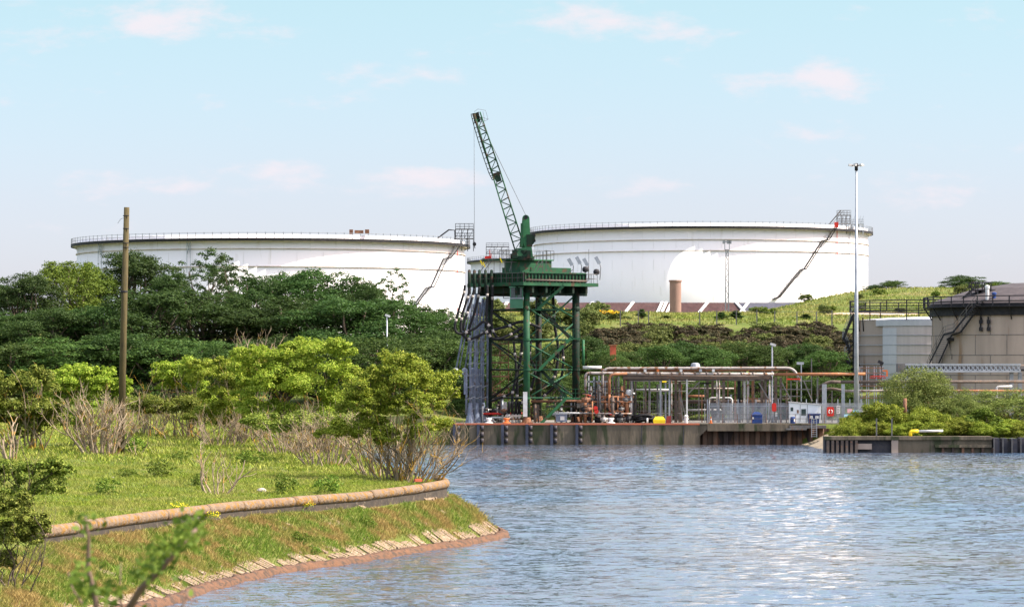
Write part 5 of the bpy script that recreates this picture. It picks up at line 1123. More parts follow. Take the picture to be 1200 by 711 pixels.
# heap of black hoses
hh = MB()
for k in range(16):
    a = R.uniform(0, 3.1); r_ = R.uniform(.5, 1.25); cx, cy = XX(756+R.uniform(-4, 4), 403), 403+R.uniform(-.4, .6); z = ZD+.15+R.random()*.75
    hh.tube([(cx+r_*math.cos(t+a), cy+r_*.7*math.sin(t+a), z+.12*math.sin(2*t)) for t in np.linspace(0, 5.6, 16)], .11, 6)
hh.build('hose_heap', 'hose_black', label='heap of coiled black hoses behind the yellow tub', cat='hoses')
MB().tube([(XX(758.5, 401), 401, ZD), (XX(758.5, 401), 401, ZD+.62)], .11, 10).build('white_post', 'white_paint', label='short white post in front of the heap of black hoses', cat='post')
x = XX(833, 401.5); cn = thing('traffic_cone', 'small orange and white traffic cone at the left end of the palisade fence', 'traffic cone', (x, 401.5, ZD-.02)); MB().box(x-.22, x+.22, 401.28, 401.72, ZD-.02, ZD+.04).lathe([(.17, .04), (.10, .4)], (x, 401.5, ZD), 12).build('cone', 'orange_paint', cn); MB().lathe([(.10, .4), (.07, .58)], (x, 401.5, ZD), 12).build('band', 'white_paint', cn); MB().lathe([(.07, .58), (.02, .8)], (x, 401.5, ZD), 12).build('tip', 'orange_paint', cn)

# ---------------------------------------------------------------- palisade fence
pf = thing('palisade_fence', 'grey steel palisade fence along the right half of the jetty', 'fence', (XX(915, 403.5), 403.5, ZD))
Yf = 403.5; p_ = MB(); x = XX(829, Yf); xe = XX(1012, Yf); zt = ZZ(472, Yf)
while x < xe:
    p_.quadbox([(x, Yf, ZD), (x+.06, Yf, ZD), (x+.06, Yf+.012, ZD), (x, Yf+.012, ZD), (x, Yf, zt), (x+.06, Yf, zt), (x+.06, Yf+.012, zt), (x, Yf+.012, zt)]); x += .13
p_.build('pales', 'galvanised', pf); MB().box(XX(829, Yf), xe, Yf+.02, Yf+.07, ZD+.5, ZD+.57).box(XX(829, Yf), xe, Yf+.02, Yf+.07, zt-.4, zt-.33).build('rail', 'galvanised', pf)
for px in (829, 842, 853.5, 865, 876, 886, 898, 912, 927, 945, 957, 968, 982, 996, 1009): x = XX(px, Yf); MB().box(x-.05, x+.05, Yf+.08, Yf+.18, ZD, zt+.45).build('post', 'galvanised', pf)
rf = thing('guard_rail', 'low rusty guard rail in front of the palisade fence', 'guard rail', (XX(860, 401), 401, ZD))
for z in (.55, 1.05): MB().bar((XX(830, 401), 401, ZD+z), (XX(968, 401), 401, ZD+z), .05).build('rail', 'dull_steel', rf)
for px in range(830, 969, 17): MB().bar((XX(px, 401), 401, ZD-.05), (XX(px, 401), 401, ZD+1.1), .06).build('post', 'rust', rf)
fp_ = thing('fence_panel', 'dark chain-link fence in the bushes behind the pipe rack', 'fence', P(770, 496, 416)); m_ = MB(); Yg = 416
for k in range(48): x = XX(745, Yg)+k*.3; m_.bar((x, Yg, 2.4), (x, Yg, 5.0), .035)
for z in (2.6, 3.8, 5.0): m_.bar((XX(745, Yg), Yg, z), (XX(745, Yg)+14.2, Yg, z), .05)
m_.build('mesh', 'dull_steel', fp_)
# cabin
cbn = thing('site_cabin', 'small white site cabin with a window and door behind the jetty edge', 'cabin', (XX(942, 402), 402.2, ZD)); Y = 402.2; x0, x1 = XX(925, Y), XX(962, Y); zt = ZZ(471, Y)
MB().quadbox([(x0, Y, ZD), (x1, Y, ZD), (x1, Y+1.1, ZD), (x0, Y+1.1, ZD), (x0, Y, zt), (x1, Y, zt-.35), (x1, Y+1.1, zt-.35), (x0, Y+1.1, zt)]).build('walls', 'cabin_wall', cbn)
MB().quadbox([(x0-.1, Y-.12, zt+.004), (x1+.1, Y-.12, zt-.346), (x1+.1, Y+1.2, zt-.346), (x0-.1, Y+1.2, zt+.004), (x0-.1, Y-.12, zt+.09), (x1+.1, Y-.12, zt-.26), (x1+.1, Y+1.2, zt-.26), (x0-.1, Y+1.2, zt+.09)]).build('roof', 'white_paint', cbn)
def on(mb_px0, mb_px1, py0, py1, m, nm, par, Yq, d=.03): return MB().box(XX(mb_px0, Yq), XX(mb_px1, Yq), Yq-d, Yq-.004, ZZ(py1, Yq), ZZ(py0, Yq)).build(nm, m, par)
on(926.5, 929.5, 477, 481.5, 'glass_dark', 'window', cbn, Y); on(939, 944.5, 479, 486.5, 'glass_dark', 'window', cbn, Y); on(934, 936, 480, 484, 'rust', 'wall_box', cbn, Y); on(937.6, 938, 474, 494, 'dull_steel', 'door_edge', cbn, Y, .02); on(946, 946.4, 474, 494, 'dull_steel', 'door_edge', cbn, Y, .02)
# bins
gb = thing('grit_bin', 'dark blue gabled bin with a white sign, beside the lamp post', 'bin', (XX(887, 402), 402, ZD)); Y = 401.8; x0, x1 = XX(880.5, Y), XX(894, Y); zm, zt = ZZ(486, Y), ZZ(482.5, Y)
MB().box(x0+.06, x1-.06, Y, Y+.9, ZD, zm).build('body', 'blue_plastic', gb); MB().quadbox([(x0-.03, Y-.06, zm), (x1+.03, Y-.06, zm), (x1+.03, Y+.96, zm), (x0-.03, Y+.96, zm), (x0+.4, Y+.1, zt), (x1-.45, Y+.1, zt), (x1-.45, Y+.8, zt), (x0+.4, Y+.8, zt)]).build('lid', 'blue_plastic', gb)
on(881.5, 883.5, 488.5, 491, 'white_paint', 'sign', gb, Y)
wb = thing('wheelie_bins', 'pair of joined dark blue stands with white notices beside the jetty ladder', 'bins', (XX(951, 401), 401, ZD)); Y = 401.2
for a, b_ in ((947, 953.6), (953.9, 960.5)): MB().quadbox([(XX(a+.8, Y), Y, ZD), (XX(b_-.8, Y), Y, ZD), (XX(b_-.8, Y), Y+.7, ZD), (XX(a+.8, Y), Y+.7, ZD), (XX(a, Y), Y-.05, ZZ(486, Y)), (XX(b_, Y), Y-.05, ZZ(486, Y)), (XX(b_, Y), Y+.75, ZZ(486, Y)), (XX(a, Y), Y+.75, ZZ(486, Y))]).build('body', 'blue_plastic', wb); on(a+1.5, b_-1.2, 487, 490.5, 'white_paint', 'notice', wb, Y-.05, .05)
on(946.5, 961, 484.2, 486, 'blue_plastic', 'lid', wb, Y+.7, .8)
x = XX(929, 401.5); bd = thing('blue_drum', 'small blue and white drum in front of the white cabin', 'drum', (x, 401.5, ZD)); MB().lathe([(.3, 0), (.3, .6), (.26, .75), (.02, .78)], (x, 401.5, ZD), 16).build('body', 'blue_plastic', bd); MB().lathe([(.305, .2), (.305, .5)], (x, 401.5, ZD), 8, -1.2, 0.2).build('paper_label', 'white_paint', bd)
# lifebuoy cabinets and notices on the fence
def lifebuoy(px, py, label, Y=403.3, full=True):
    c = P(px, py, Y); t = thing('lifebuoy_cabinet', label, 'lifebuoy cabinet', (c.x, c.y, c.z-.6)); w, h = (.42, .55) if full else (.26, .5); pts = []
    m_ = MB(); b = .12
    prof = [(-w+b, -h), (w-b, -h), (w, -h+b), (w, h-b), (w-b, h), (-w+b, h), (-w, h-b), (-w, -h+b)]; i = len(m_.v)
    m_.v += [(c.x+a, Y, c.z+b_) for a, b_ in prof] + [(c.x+a, Y-.25, c.z+b_) for a, b_ in prof]; m_.f.append(tuple(range(8, 16))); m_.f.append(tuple(reversed(range(8)))); m_.sm += [False]*2
    for k in range(8): m_.f.append((k, (k+1) % 8, 8+(k+1) % 8, 8+k)); m_.sm.append(False)
    m_.build('case', 'red_paint', t)
    if full:
        for s in (-1, 1): MB().tube([(c.x+s*.08, Y-.27, c.z-.22), (c.x+s*.2, Y-.27, c.z-.1), (c.x+s*.2, Y-.27, c.z+.1), (c.x+s*.08, Y-.27, c.z+.22)], .055, 6).build('buoy_mark', 'white_paint', t)
lifebuoy(973, 482, 'red lifebuoy cabinet with a white ring mark on the palisade fence, beside the white notice')
lifebuoy(907, 477, 'plain red lifebuoy cabinet hanging beside the lamp post', full=False)
def notice(px0, px1, py0, py1, m, label, lines=0, lm='dark_steel'):
    Y = 403.42; t = thing('notice', label, 'sign', P((px0+px1)/2, py1, Y)); MB().box(XX(px0, Y), XX(px1, Y), Y-.03, Y, ZZ(py1, Y), ZZ(py0, Y)).build('board', m, t)
    for k in range(lines): z = ZZ(py0+(py1-py0)*(k+.8)/(lines+.6), Y); MB().box(XX(px0+.6, Y), XX(px1-.6-(k % 2)*.7, Y), Y-.035, Y-.032, z-.03, z+.03).build('text_line', lm, t)
notice(980.3, 984.5, 475, 484.5, 'white_paint', 'tall white notice on the fence right of the lifebuoy cabinet', 4)
notice(993, 998.5, 479, 483.5, 'sign_pink', 'pink sign on the fence left of the lighting mast', 2, 'white_paint')
notice(999.5, 1006.5, 480.5, 483.5, 'sign_cyan', 'pale blue sign on the fence beside the lighting mast', 1, 'blue_plastic')
notice(989, 998.5, 485.2, 488.5, 'sign_cyan', 'pale blue strip sign below the pink sign', 1, 'white_paint')
notice(1001, 1006, 486, 495.5, 'white_paint', 'white notice with a red lower edge at the foot of the lighting mast', 3, 'red_paint')
notice(908.5, 911, 483, 488, 'white_paint', 'small white notice below the plain red cabinet', 0)

# scaffold with orange rails behind the lighting mast
s2 = thing('scaffold', 'grey scaffold with an orange loading bay beside the clad tank', 'scaffold', P(1028, 496, 420)); m_ = MB(); Y0 = 420
for px in (1010, 1018, 1027, 1034):
    for dy in (0, 2.5): m_.bar((XX(px, Y0), Y0+dy, 2.5), (XX(px, Y0), Y0+dy, ZZ(429, Y0)), .09)
m_.build('standard', 'galvanised', s2); d_ = MB()
for py in (431, 437, 452, 466, 480): d_.bar(P(1008, py, Y0-.1), P(1036, py, Y0-.1), .09)
d_.bar(P(1010, 466, Y0), P(1034, 452, Y0), .08); d_.build('ledger', 'rust', s2)
MB().box(XX(1020, Y0), XX(1038, Y0), Y0, Y0+2.5, ZZ(443, Y0), ZZ(442, Y0)).bar(P(1020, 440.5, Y0-.2), P(1038, 440.5, Y0-.2), .1).build('loading_bay', 'red_paint', s2)
MB().box(XX(1034, Y0), XX(1040, Y0), Y0-.2, Y0, ZZ(435, Y0), ZZ(433.4, Y0)).box(XX(1038.5, Y0), XX(1040.2, Y0), Y0-.2, Y0, ZZ(441, Y0), ZZ(435, Y0)).build('bay_gate', 'orange_paint', s2)
MB().bar(P(1029, 423, Y0), P(1035, 426, Y0), .3, .35).bar(P(1032, 426, Y0), P(1033, 432, Y0), .12).build('floodlight', 'dark_steel', s2)

# ---------------------------------------------------------------- right-hand quay
qt = thing('old_quay', 'old low concrete and timber quay wall covered in brambles at the right', 'quay', (XX(1080, 362), 362, 0)); Yq = 361.5
def qx(px): return XX(px, Yq)
MB().box(qx(1045), qx(1163), Yq+.4, 364, -3, 1.55).build('wall', 'quay_concrete', qt); MB().box(qx(967), qx(1163), Yq+.15, 364.2, 1.35, 1.72).build('capping_beam', 'quay_concrete', qt)
MB().box(qx(1006), qx(1045), Yq+.8, 364, -3, 1.3).build('back_wall', 'pile_black', qt); MB().box(qx(1005), qx(1022), Yq+.3, Yq+.78, .35, .95).build('concrete_sill', 'tank_concrete', qt)
MB().box(qx(1045), qx(1053), Yq+.25, Yq+.39, -.1, 1.34).build('pale_patch', 'tank_concrete', qt)
p_ = MB()
for k in range(7): x = qx(969)+k*.5; p_.box(x, x+.28, Yq+.2, Yq+.6, -2, 1.3)
p_.build('timber_piles', 'brown_steel', qt); MB().box(qx(967), qx(1004), Yq+.62, 364, -3, 1.34).build('pile_backing', 'pile_black', qt)
MB().box(qx(1096), qx(1162), Yq-.05, Yq+.38, .55, .85).build('waling', 'quay_concrete', qt)
for k in range(6): x = qx(1104)+k*1.05; MB().box(x, x+.25, Yq+.05, Yq+.37, -1, .54).build('waling_pile', 'sheet_pile', qt)
x = qx(1164); k = 0
while x < qx(1290): MB().box(x, x+.62, Yq-.1+(k % 2)*.5, 364, -3, 1.55-(k % 3)*.03).build('steel_pile', 'pile_black', qt); MB().box(x, x+.1, Yq-.25, Yq-.12, -1, 1.6).build('pile_edge', 'dull_steel', qt); x += .95; k += 1
MB().box(qx(1164), qx(1290), Yq+.6, 364.1, -3, 1.2).build('back_wall', 'pile_black', qt)
yp = thing('elbow_pipe', 'yellow pipe elbow with a white pipe lying on the old quay', 'pipe', P(1068, 511, 362.3)); Y = 362.4
pipe(yp, elbow([(1067, 511.5), (1067, 505.2), (1076, 505)], Y, 3), .2, 'yellow_paint', 'elbow', Y=Y); pipe(yp, [(1076, 505), (1105, 504.6)], .13, 'white_paint', 'straight_pipe', Y=Y)
MB().tube([P(1060.5, 490, 372), P(1060.5, 466.5, 372)], .2, 10).build('vent_pipe', 'rust', label='upright rusty pipe rising out of the bushes below the pipe bridge', cat='pipe')
for px, lb in ((1028, 'left of two thin grey posts on the old quay edge'), (1046, 'right of two thin grey posts on the old quay edge')): MB().box(qx(px)-.07, qx(px)+.07, Yq+.6, Yq+.74, 1.6, ZZ(490, Yq)).build('quay_post', 'dull_steel', label=lb, cat='post')
up = thing('bent_pipe', 'thin white pipe bent into a low arch before the brown concrete tank', 'pipe', P(1168, 466, 411)); pipe(up, elbow([(1168, 470), (1168, 453), (1186, 452.5)], 411, 3), .14, 'white_paint', Y=411)
# rubble slope between jetty and old quay
rb = MB(); g_ = random.Random(5)
for k in range(160):
    x = g_.uniform(33, 39.5); y = g_.uniform(393, 400); z = -.5+max(0, (x-33))/6*1.9+g_.uniform(-.1, .1); s = g_.uniform(.2, .6); rb.cbox((x, y, z-s*.2), s*1.6, s, s*.5, g_.uniform(0, 3))
tag(rb.build('rubble', 'sand_rubble'), 'sandy rubble slope between the jetty and the old quay', 'rubble', kind='stuff')
# things on the hillside
bc = thing('brick_kiosk', 'small red brick block half hidden in the bushes beyond the tower', 'brick block', P(719, 420, 463)); Y = 463
MB().box(XX(715, Y), XX(722, Y), Y, Y+1.4, ZZ(424, Y), ZZ(405, Y)).build('walls', 'brick_red', bc); MB().box(XX(713.5, Y), XX(723.5, Y), Y-.1, Y+1.5, ZZ(405, Y), ZZ(403.7, Y)).build('roof_slab', 'rust_orange', bc)
rock('rock', 815, 376, 640, 6.5, 1.2, 'wide pale rock on the grass below the round brown shaft'); rock('rock', 750, 374, 640, 2.2, 1.0, 'small pale rock on the grass left of the round brown shaft')
hf = thing('hillside_fence', 'line of pale concrete posts crossing the dark gorse below the right tank', 'fence', P(820, 390, 590))
for px, py in ((688, 388), (727, 388), (748, 386), (760, 380), (820, 387), (840, 390), (863, 395), (887, 392), (908, 391), (934, 393), (957, 388), (975, 386)):
    Y = 588; z = gz(XX(px, Y), Y); MB().box(XX(px, Y)-.09, XX(px, Y)+.09, Y, Y+.2, z-.3, z+2.7).build('post', 'dull_steel', hf)
MB().bar((XX(688, 588), 588.1, gz(XX(800, 588), 588)+2.4), (XX(975, 588), 588.1, gz(XX(900, 588), 588)+2.4), .04).build('wire', 'dull_steel', hf)
# ---------------------------------------------------------------- foliage helpers
def crown_np(seed, blobs, n, leaf, sub=14, subr=.34, inner=.12, low=-.55, flat=.9):
    g = np.random.default_rng(seed); B = np.array(blobs, float); cs = []
    for b in B:
        k = sub; d = g.normal(size=(k*3, 3)); d /= np.linalg.norm(d, axis=1, keepdims=True); d = d[d[:, 2] > low][:k]
        r = b[3:].mean()*subr*g.uniform(.45, 1.5, len(d)); c = b[:3] + d*b[3:]*g.uniform(.62, .92, (len(d), 1)); cs.append(np.column_stack([c, r]))
    cs = np.concatenate(cs); w = cs[:, 3]**2; w /= w.sum(); pick = g.choice(len(cs), n, p=w)
    d = g.normal(size=(n, 3)); d /= np.linalg.norm(d, axis=1, keepdims=True); d[:, 2] = np.where(d[:, 2] < -.3, -d[:, 2]*.6, d[:, 2])
    rad = cs[pick, 3]*g.uniform(.45, 1.12, n)
    p = cs[pick, :3] + d*rad[:, None]*np.array([1, 1, flat])
    m = int(n*inner)
    if m:
        bi = g.integers(0, len(B), m); dd = g.normal(size=(m, 3)); dd /= np.linalg.norm(dd, axis=1, keepdims=True); p[:m] = B[bi, :3] + dd*B[bi, 3:]*(g.random((m, 1))**.5)*.75; d[:m] = dd
    nn = d*1.0 + g.normal(size=(n, 3))*.55; nn[:, 2] += .25; nn /= np.linalg.norm(nn, axis=1, keepdims=True)
    t = np.cross(nn, g.normal(size=(n, 3))); t /= np.linalg.norm(t, axis=1, keepdims=True); u = np.cross(nn, t); s = (leaf*g.uniform(.55, 1.3, n))[:, None]
    V = np.stack([p-t*s*.5, p+u*s*.32, p+t*s*.55, p-u*s*.32], 1).reshape(-1, 3); return V, np.arange(4*n).reshape(n, 4)
def limbs(seed, base, blobs, r0, n=5, stems=1, spread=.5, twig=True, zmin=None):
    """trunk or stems that split towards the lobes of the crown"""
    g = random.Random(seed); m = MB(); B = list(blobs); roots = []
    for s in range(stems):
        a = 6.283*s/stems + g.random(); rr = spread if stems > 1 else 0; roots.append(Vector((base[0]+rr*math.cos(a)*g.random(), base[1]+rr*math.sin(a)*g.random(), base[2])))
    for i, b in enumerate(B):
        st = roots[i % stems]; e = Vector(b[:3]); r = r0*g.uniform(.7, 1.1)/(1 if stems == 1 else 1.2); k = 5; pts = []; 
        for j in range(k+1):
            f = j/k; q = st.lerp(e, f); q.x = st.x+(e.x-st.x)*f**1.4; q.y = st.y+(e.y-st.y)*f**1.4; q += Vector((g.uniform(-1, 1), g.uniform(-1, 1), 0))*.05*(e-st).length*(1 if 0 < j < k else 0); pts.append(q)
        m.tube(pts, [r*(1-.8*j/k) for j in range(k+1)], 7)
        if twig:
            for _ in range(n):
                f = g.uniform(.35, .95); j = min(k-1, int(f*k)); q = pts[j].lerp(pts[j+1], f*k-j); d = Vector((g.uniform(-1, 1), g.uniform(-1, 1), g.uniform(-.1, 1))).normalized()*Vector(b[3:]).length*g.uniform(.3, .65); m.tube([q, q+d*.5+Vector((0, 0, .05)), q+d+Vector((0, 0, .12*d.length))], [r*.35, r*.22, r*.07], 4, False)
    return m
def twiggy(m, p, d, L, r, depth, g, up=.25, n=3, k=4):
    pts = [p]; q = p
    for j in range(k):
        d = (d + Vector((g.uniform(-1, 1), g.uniform(-1, 1), g.uniform(-.6, 1)*.8+up*.4))*.28).normalized(); q = q + d*L/k; pts.append(q)
    m.tube(pts, [r*(1-.65*j/k) for j in range(k+1)], 5 if r > .02 else 4, False)
    if depth > 0:
        for _ in range(n):
            j = g.randint(1, k); dd = (d + Vector((g.uniform(-1, 1), g.uniform(-1, 1), g.uniform(-.5, 1)))*.85).normalized(); twiggy(m, pts[j], dd, L*g.uniform(.4, .7), r*.55, depth-1, g, up, n, k)

# ---------------------------------------------------------------- tree kinds, each built once at real size
def make_tree(name, seed, H, W, n, leaf, mat, nb=9, label='tree', cat='tree', low=.12, trunk_r=.35, shape='round', bark='dark_bark', cname='crown', inner=.12, subr=.34, sub=14, hidden=True):
    g = random.Random(seed); blobs = []
    for i in range(nb):
        a = i*2.4 + g.random(); f = (i+.5)/nb; zz = low + (1-low)*(.22+.62*f); 
        if shape == 'round': rr = math.sin(math.pi*min(.95, (.18+.72*f)))*.30
        elif shape == 'cone': rr = .26*(1-f)
        elif shape == 'flat': rr = .33*g.random()**.5; zz = low+(1-low)*g.uniform(.55, .8)
        else: rr = .3*g.random()
        s = g.uniform(.8, 1.15)*(.235 if shape != 'cone' else .26-.13*f); rz_ = W*s*.82; blobs.append((W*rr*math.cos(a), W*rr*math.sin(a), max(min(H*zz, H-rz_*.95), rz_*.6 if low < .05 else 0), W*s, W*s, rz_))
    if shape == 'dome':
        blobs = [(0, 0, H*.56, W*.33, W*.33, H*.34)]
        for i in range(nb):
            a = i*2.4 + g.random(); el = g.uniform(-.35, 1.25) if i % 3 else g.uniform(.5, 1.4); s = W*g.uniform(.12, .2); blobs.append((W*.33*math.cos(el)*math.cos(a), W*.33*math.cos(el)*math.sin(a), min(H*.56 + H*.34*math.sin(el), H-s), s, s, s*.9))
        for i in range(6): a = i*1.05; blobs.append((W*.30*math.cos(a), W*.30*math.sin(a), H*.16, W*.18, W*.18, H*.15))
    t = thing(name, label, cat, (0, -500 if hidden else 0, 0)); V, F = crown_np(seed, blobs, n, leaf, inner=inner, subr=subr, sub=sub)
    V[:, 2] = np.maximum(V[:, 2], .02)
    if shape != 'gap':
        lm = limbs(seed, (0, 0, -.3), blobs, trunk_r, 3 if hidden else 4)
        if trunk_r > .12: lm.tube([(0, 0, -.5), (0, 0, H*.28)], [trunk_r*1.3, trunk_r], 9)
        tr_ = ob('trunk', None or bpy.data.meshes.new('trunk'), t); tr_.data.from_pydata([tuple(v) for v in lm.v], [], lm.f); tr_.data.polygons.foreach_set('use_smooth', lm.sm); tr_.data.materials.append(M[bark])
    ob(cname, np_mesh(cname, V, F, M[mat]), t); t['H'] = H; t['W'] = W; t['zmax'] = float(np.percentile(V[:, 2], 99.7)); t['wid'] = float(np.percentile(V[:, 0], 99)-np.percentile(V[:, 0], 1)); return t
used = {}
def place(proto, px, top, wpx, Y, label, group, base=None, rz=None, dz=0):
    x = XX(px, Y); z0 = gz(x, Y) - .15 if base is None else base; h = ZZ(top, Y) - z0; w = wpx/FPX*Y; sz = h/proto['zmax']; sx = w/proto['wid']
    rz = R.uniform(0, 6.28) if rz is None else rz; loc = (x, Y, z0+dz)
    if proto.name not in used:
        used[proto.name] = 1; proto.location = loc; proto.rotation_euler = (0, 0, rz); proto.scale = (sx, sx, sz); proto['label'] = label
        if group: proto['group'] = group
        return proto
    pp = proto; r = pp.copy(); link(r); r.location = loc; r.rotation_euler = (0, 0, rz); r.scale = (sx, sx, sz); r['label'] = label
    if group: r['group'] = group
    elif 'group' in r: del r['group']
    for ch in list(pp.children): c = ch.copy(); link(c); c.parent = r
    return r
ORD = ['leftmost', 'second', 'third', 'fourth', 'fifth', 'sixth', 'seventh', 'eighth', 'ninth', 'tenth', 'eleventh', 'twelfth', 'thirteenth', 'fourteenth', 'fifteenth', 'sixteenth', 'seventeenth', 'eighteenth', 'nineteenth', 'twentieth', 'twenty-first', 'twenty-second', 'twenty-third', 'twenty-fourth', 'twenty-fifth', 'twenty-sixth', 'twenty-seventh', 'twenty-eighth', 'twenty-ninth', 'thirtieth']
def onum(i): return 'leftmost' if i == 0 else ORD[i]+' from the left'

dark1 = make_tree('broadleaf_tree', 21, 18, 15, 34000, .27, 'leaf_wood', 14, low=0, subr=.30, sub=26, shape='dome')
dark2 = make_tree('broadleaf_tree', 22, 18, 14, 34000, .26, 'leaf_wood', 18, low=0, subr=.26, sub=30, shape='dome')
dark3 = make_tree('broadleaf_tree', 23, 17, 13, 32000, .27, 'leaf_wood', 11, low=0, subr=.34, sub=22, shape='dome')
light1 = make_tree('broadleaf_tree', 24, 18, 13, 32000, .26, 'leaf_wood_light', 14, low=0, sub=24, subr=.28, shape='dome')
open1 = make_tree('broadleaf_tree', 25, 18, 14, 13000, .27, 'leaf_wood', 11, inner=0, subr=.24, sub=13)
mid1 = make_tree('broadleaf_tree', 26, 12, 11, 26000, .225, 'leaf_wood_mid', 13, low=0, sub=24, shape='dome')
mid2 = make_tree('broadleaf_tree', 27, 12, 11, 26000, .225, 'leaf_wood_mid', 14, subr=.28, sub=20, low=0)
mid3 = make_tree('broadleaf_tree', 28, 12, 10, 26000, .235, 'leaf_wood', 13, low=0)

rows = [
 ('trees in the tall back row of the wood', 'tall back row of the wood', 505, [(-12, 334, 80, dark1), (28, 321, 80, dark2), (72, 307, 66, light1), (106, 309, 52, light1), (150, 297, 92, dark1), (196, 320, 60, dark3), (238, 293, 92, open1), (272, 299, 62, open1), (303, 323, 62, dark2), (338, 321, 70, dark3), (376, 317, 78, dark1), (424, 329, 66, dark2), (454, 315, 58, open1), (492, 357, 60, dark3), (524, 362, 50, dark2), (546, 376, 40, dark3)]),
 ('trees in the middle row of the wood', 'middle row of the wood', 465, [(6, 368, 90, dark3), (58, 360, 95, dark1), (112, 352, 92, dark2), (172, 350, 96, dark3), (232, 352, 98, dark2), (290, 358, 90, dark1), (345, 352, 92, dark2), (402, 356, 92, dark3), (456, 362, 88, dark1), (506, 380, 70, dark2), (543, 396, 50, dark3)]),
 ('trees in the low front row of the wood', 'low front row of the wood', 430, [(16, 398, 88, mid1), (78, 392, 92, mid2), (140, 402, 86, mid3), (204, 396, 90, mid1), (266, 402, 88, mid2), (328, 398, 88, mid3), (388, 404, 88, mid1), (446, 402, 90, mid2), (500, 398, 82, mid1), (538, 412, 60, mid3), (566, 420, 50, mid1)])]
for grp, nm, Y, L_ in rows:
    for i, (px, top, w, pr) in enumerate(L_):
        look = {'light1': 'pale green', 'open1': 'see-through'}.get('light1' if pr is light1 else 'open1' if pr is open1 else '', 'leafy green' if Y < 440 else 'dense dark')
        top = top + (0 if Y > 500 else R.uniform(-14, 12)); place(pr, px, top, w*(R.uniform(1.15, 1.6) if pr is not open1 else 1.05), Y + R.uniform(-13, 13), f'{look} tree, {onum(i)} in the {nm}', grp)
# green belt behind the pipe rack
belt = [(575, 398, 62, 470), (612, 402, 56, 476), (648, 400, 60, 470), (684, 392, 60, 482), (712, 408, 52, 468), (742, 408, 58, 476), (775, 402, 60, 470), (806, 398, 62, 478), (838, 405, 58, 470), (868, 398, 64, 480), (902, 402, 60, 472), (936, 400, 66, 480), (966, 408, 58, 474), (992, 420, 44, 486)]
for i, (px, top, w, Y) in enumerate(belt):
    place((mid1, mid2, mid1, mid3)[i % 4], px, top + 3, w*1.1, Y, f'green tree, {onum(i)} in the belt behind the pipe rack', 'trees in the belt behind the jetty')
for i, (px, top, w, Y) in enumerate([(590, 425, 60, 432), (630, 432, 55, 430), (670, 440, 50, 434), (712, 440, 60, 428), (752, 446, 56, 430), (796, 442, 60, 432), (840, 444, 60, 428), (884, 440, 62, 430), (925, 438, 60, 432), (962, 442, 58, 430)]):
    place((mid2, mid1)[i % 2], px, top, w*1.15, Y, f'low bush, {onum(i)} right behind the jetty deck', 'bushes right behind the jetty deck')
for i in range(12):
    px = 745 + i*21; place((mid2, mid1, mid3)[i % 3], px, 446 + (i*5) % 7, 64, 446, f'dark undergrowth bush, {onum(i)} between the belt and the jetty yard', 'undergrowth behind the jetty yard')
place(mid2, 716, 416, 46, 458, 'bush hiding the foot of the small red brick block', None)
# ridge trees against the sky at the right
ridge = [(1045, 329, 44, 735, mid1, 'low dark tree on the ridge between the white tank and the round-topped tree'), (1022, 334, 26, 735, mid3, 'small dark tree on the ridge touching the right end of the white tank'), (1068, 336, 30, 738, mid2, 'small low tree on the ridge right of the low dark tree'), (1130, 323, 52, 700, mid3, 'round-topped dark tree on the ridge, left of the roof frame of the concrete tank'), (1168, 330, 46, 705, mid1, 'light green tree on the ridge behind the roof frame of the concrete tank'), (1196, 339, 34, 705, mid3, 'dark tree on the ridge at the far right behind the concrete tank roof')]
for px, top, w, Y, pr, lb in ridge: place(pr, px, top, w, Y, lb, None)

# gorse and scrub on the hillside
go1 = make_tree('gorse_bush', 41, 4, 6, 9000, .25, 'leaf_gorse', 8, label='gorse', cat='bush', low=.0, trunk_r=.08, cname='foliage')
go2 = make_tree('gorse_bush', 42, 4, 6, 9000, .26, 'leaf_gorse', 9, label='gorse', cat='bush', low=.0, trunk_r=.08, cname='foliage')
gg1 = make_tree('green_bush', 43, 4, 6, 9000, .26, 'leaf_gorse_green', 8, label='bush', cat='bush', low=.0, trunk_r=.08, cname='foliage')
con = make_tree('young_conifer', 44, 5, 3.2, 3600, .30, 'leaf_wood', 9, label='conifer', cat='tree', low=.05, trunk_r=.1, shape='cone')
g_ = random.Random(77); k = 0
def ptop(px, Y, h): return HOR - (gz(XX(px, Y), Y) - .15 + h - CAMZ)*FPX/Y
for Y, n in ((561, 19), (554, 19), (546, 19), (537, 19), (528, 18)):
    for i in range(n):
        px = 694 + (1000-694)*(i+g_.random()*.8)/n; h = g_.uniform(1.6, 3.4)
        place((go1, gg1, go2, go1, gg1, go2, gg1)[(k*k+k//5) % 7] if px < 930 else (go1, gg1, gg1, go2)[k % 4], px, ptop(px, Y, h), g_.uniform(32, 46), Y + g_.uniform(-5, 5), 'dark scrubby bush in the gorse thicket on the slope below the right storage tank', 'gorse thicket on the slope'); k += 1
for i in range(22):
    px = g_.uniform(556, 715); Y = g_.choice((560, 585, 615)); z = gz(XX(px, Y), Y); top = HOR - (z+g_.uniform(2.2, 3.8)-CAMZ)*FPX/Y
    place(gg1, px, top, g_.uniform(26, 38), Y, 'olive green bush on the slope seen through the green tower', 'bushes on the slope behind the tower')
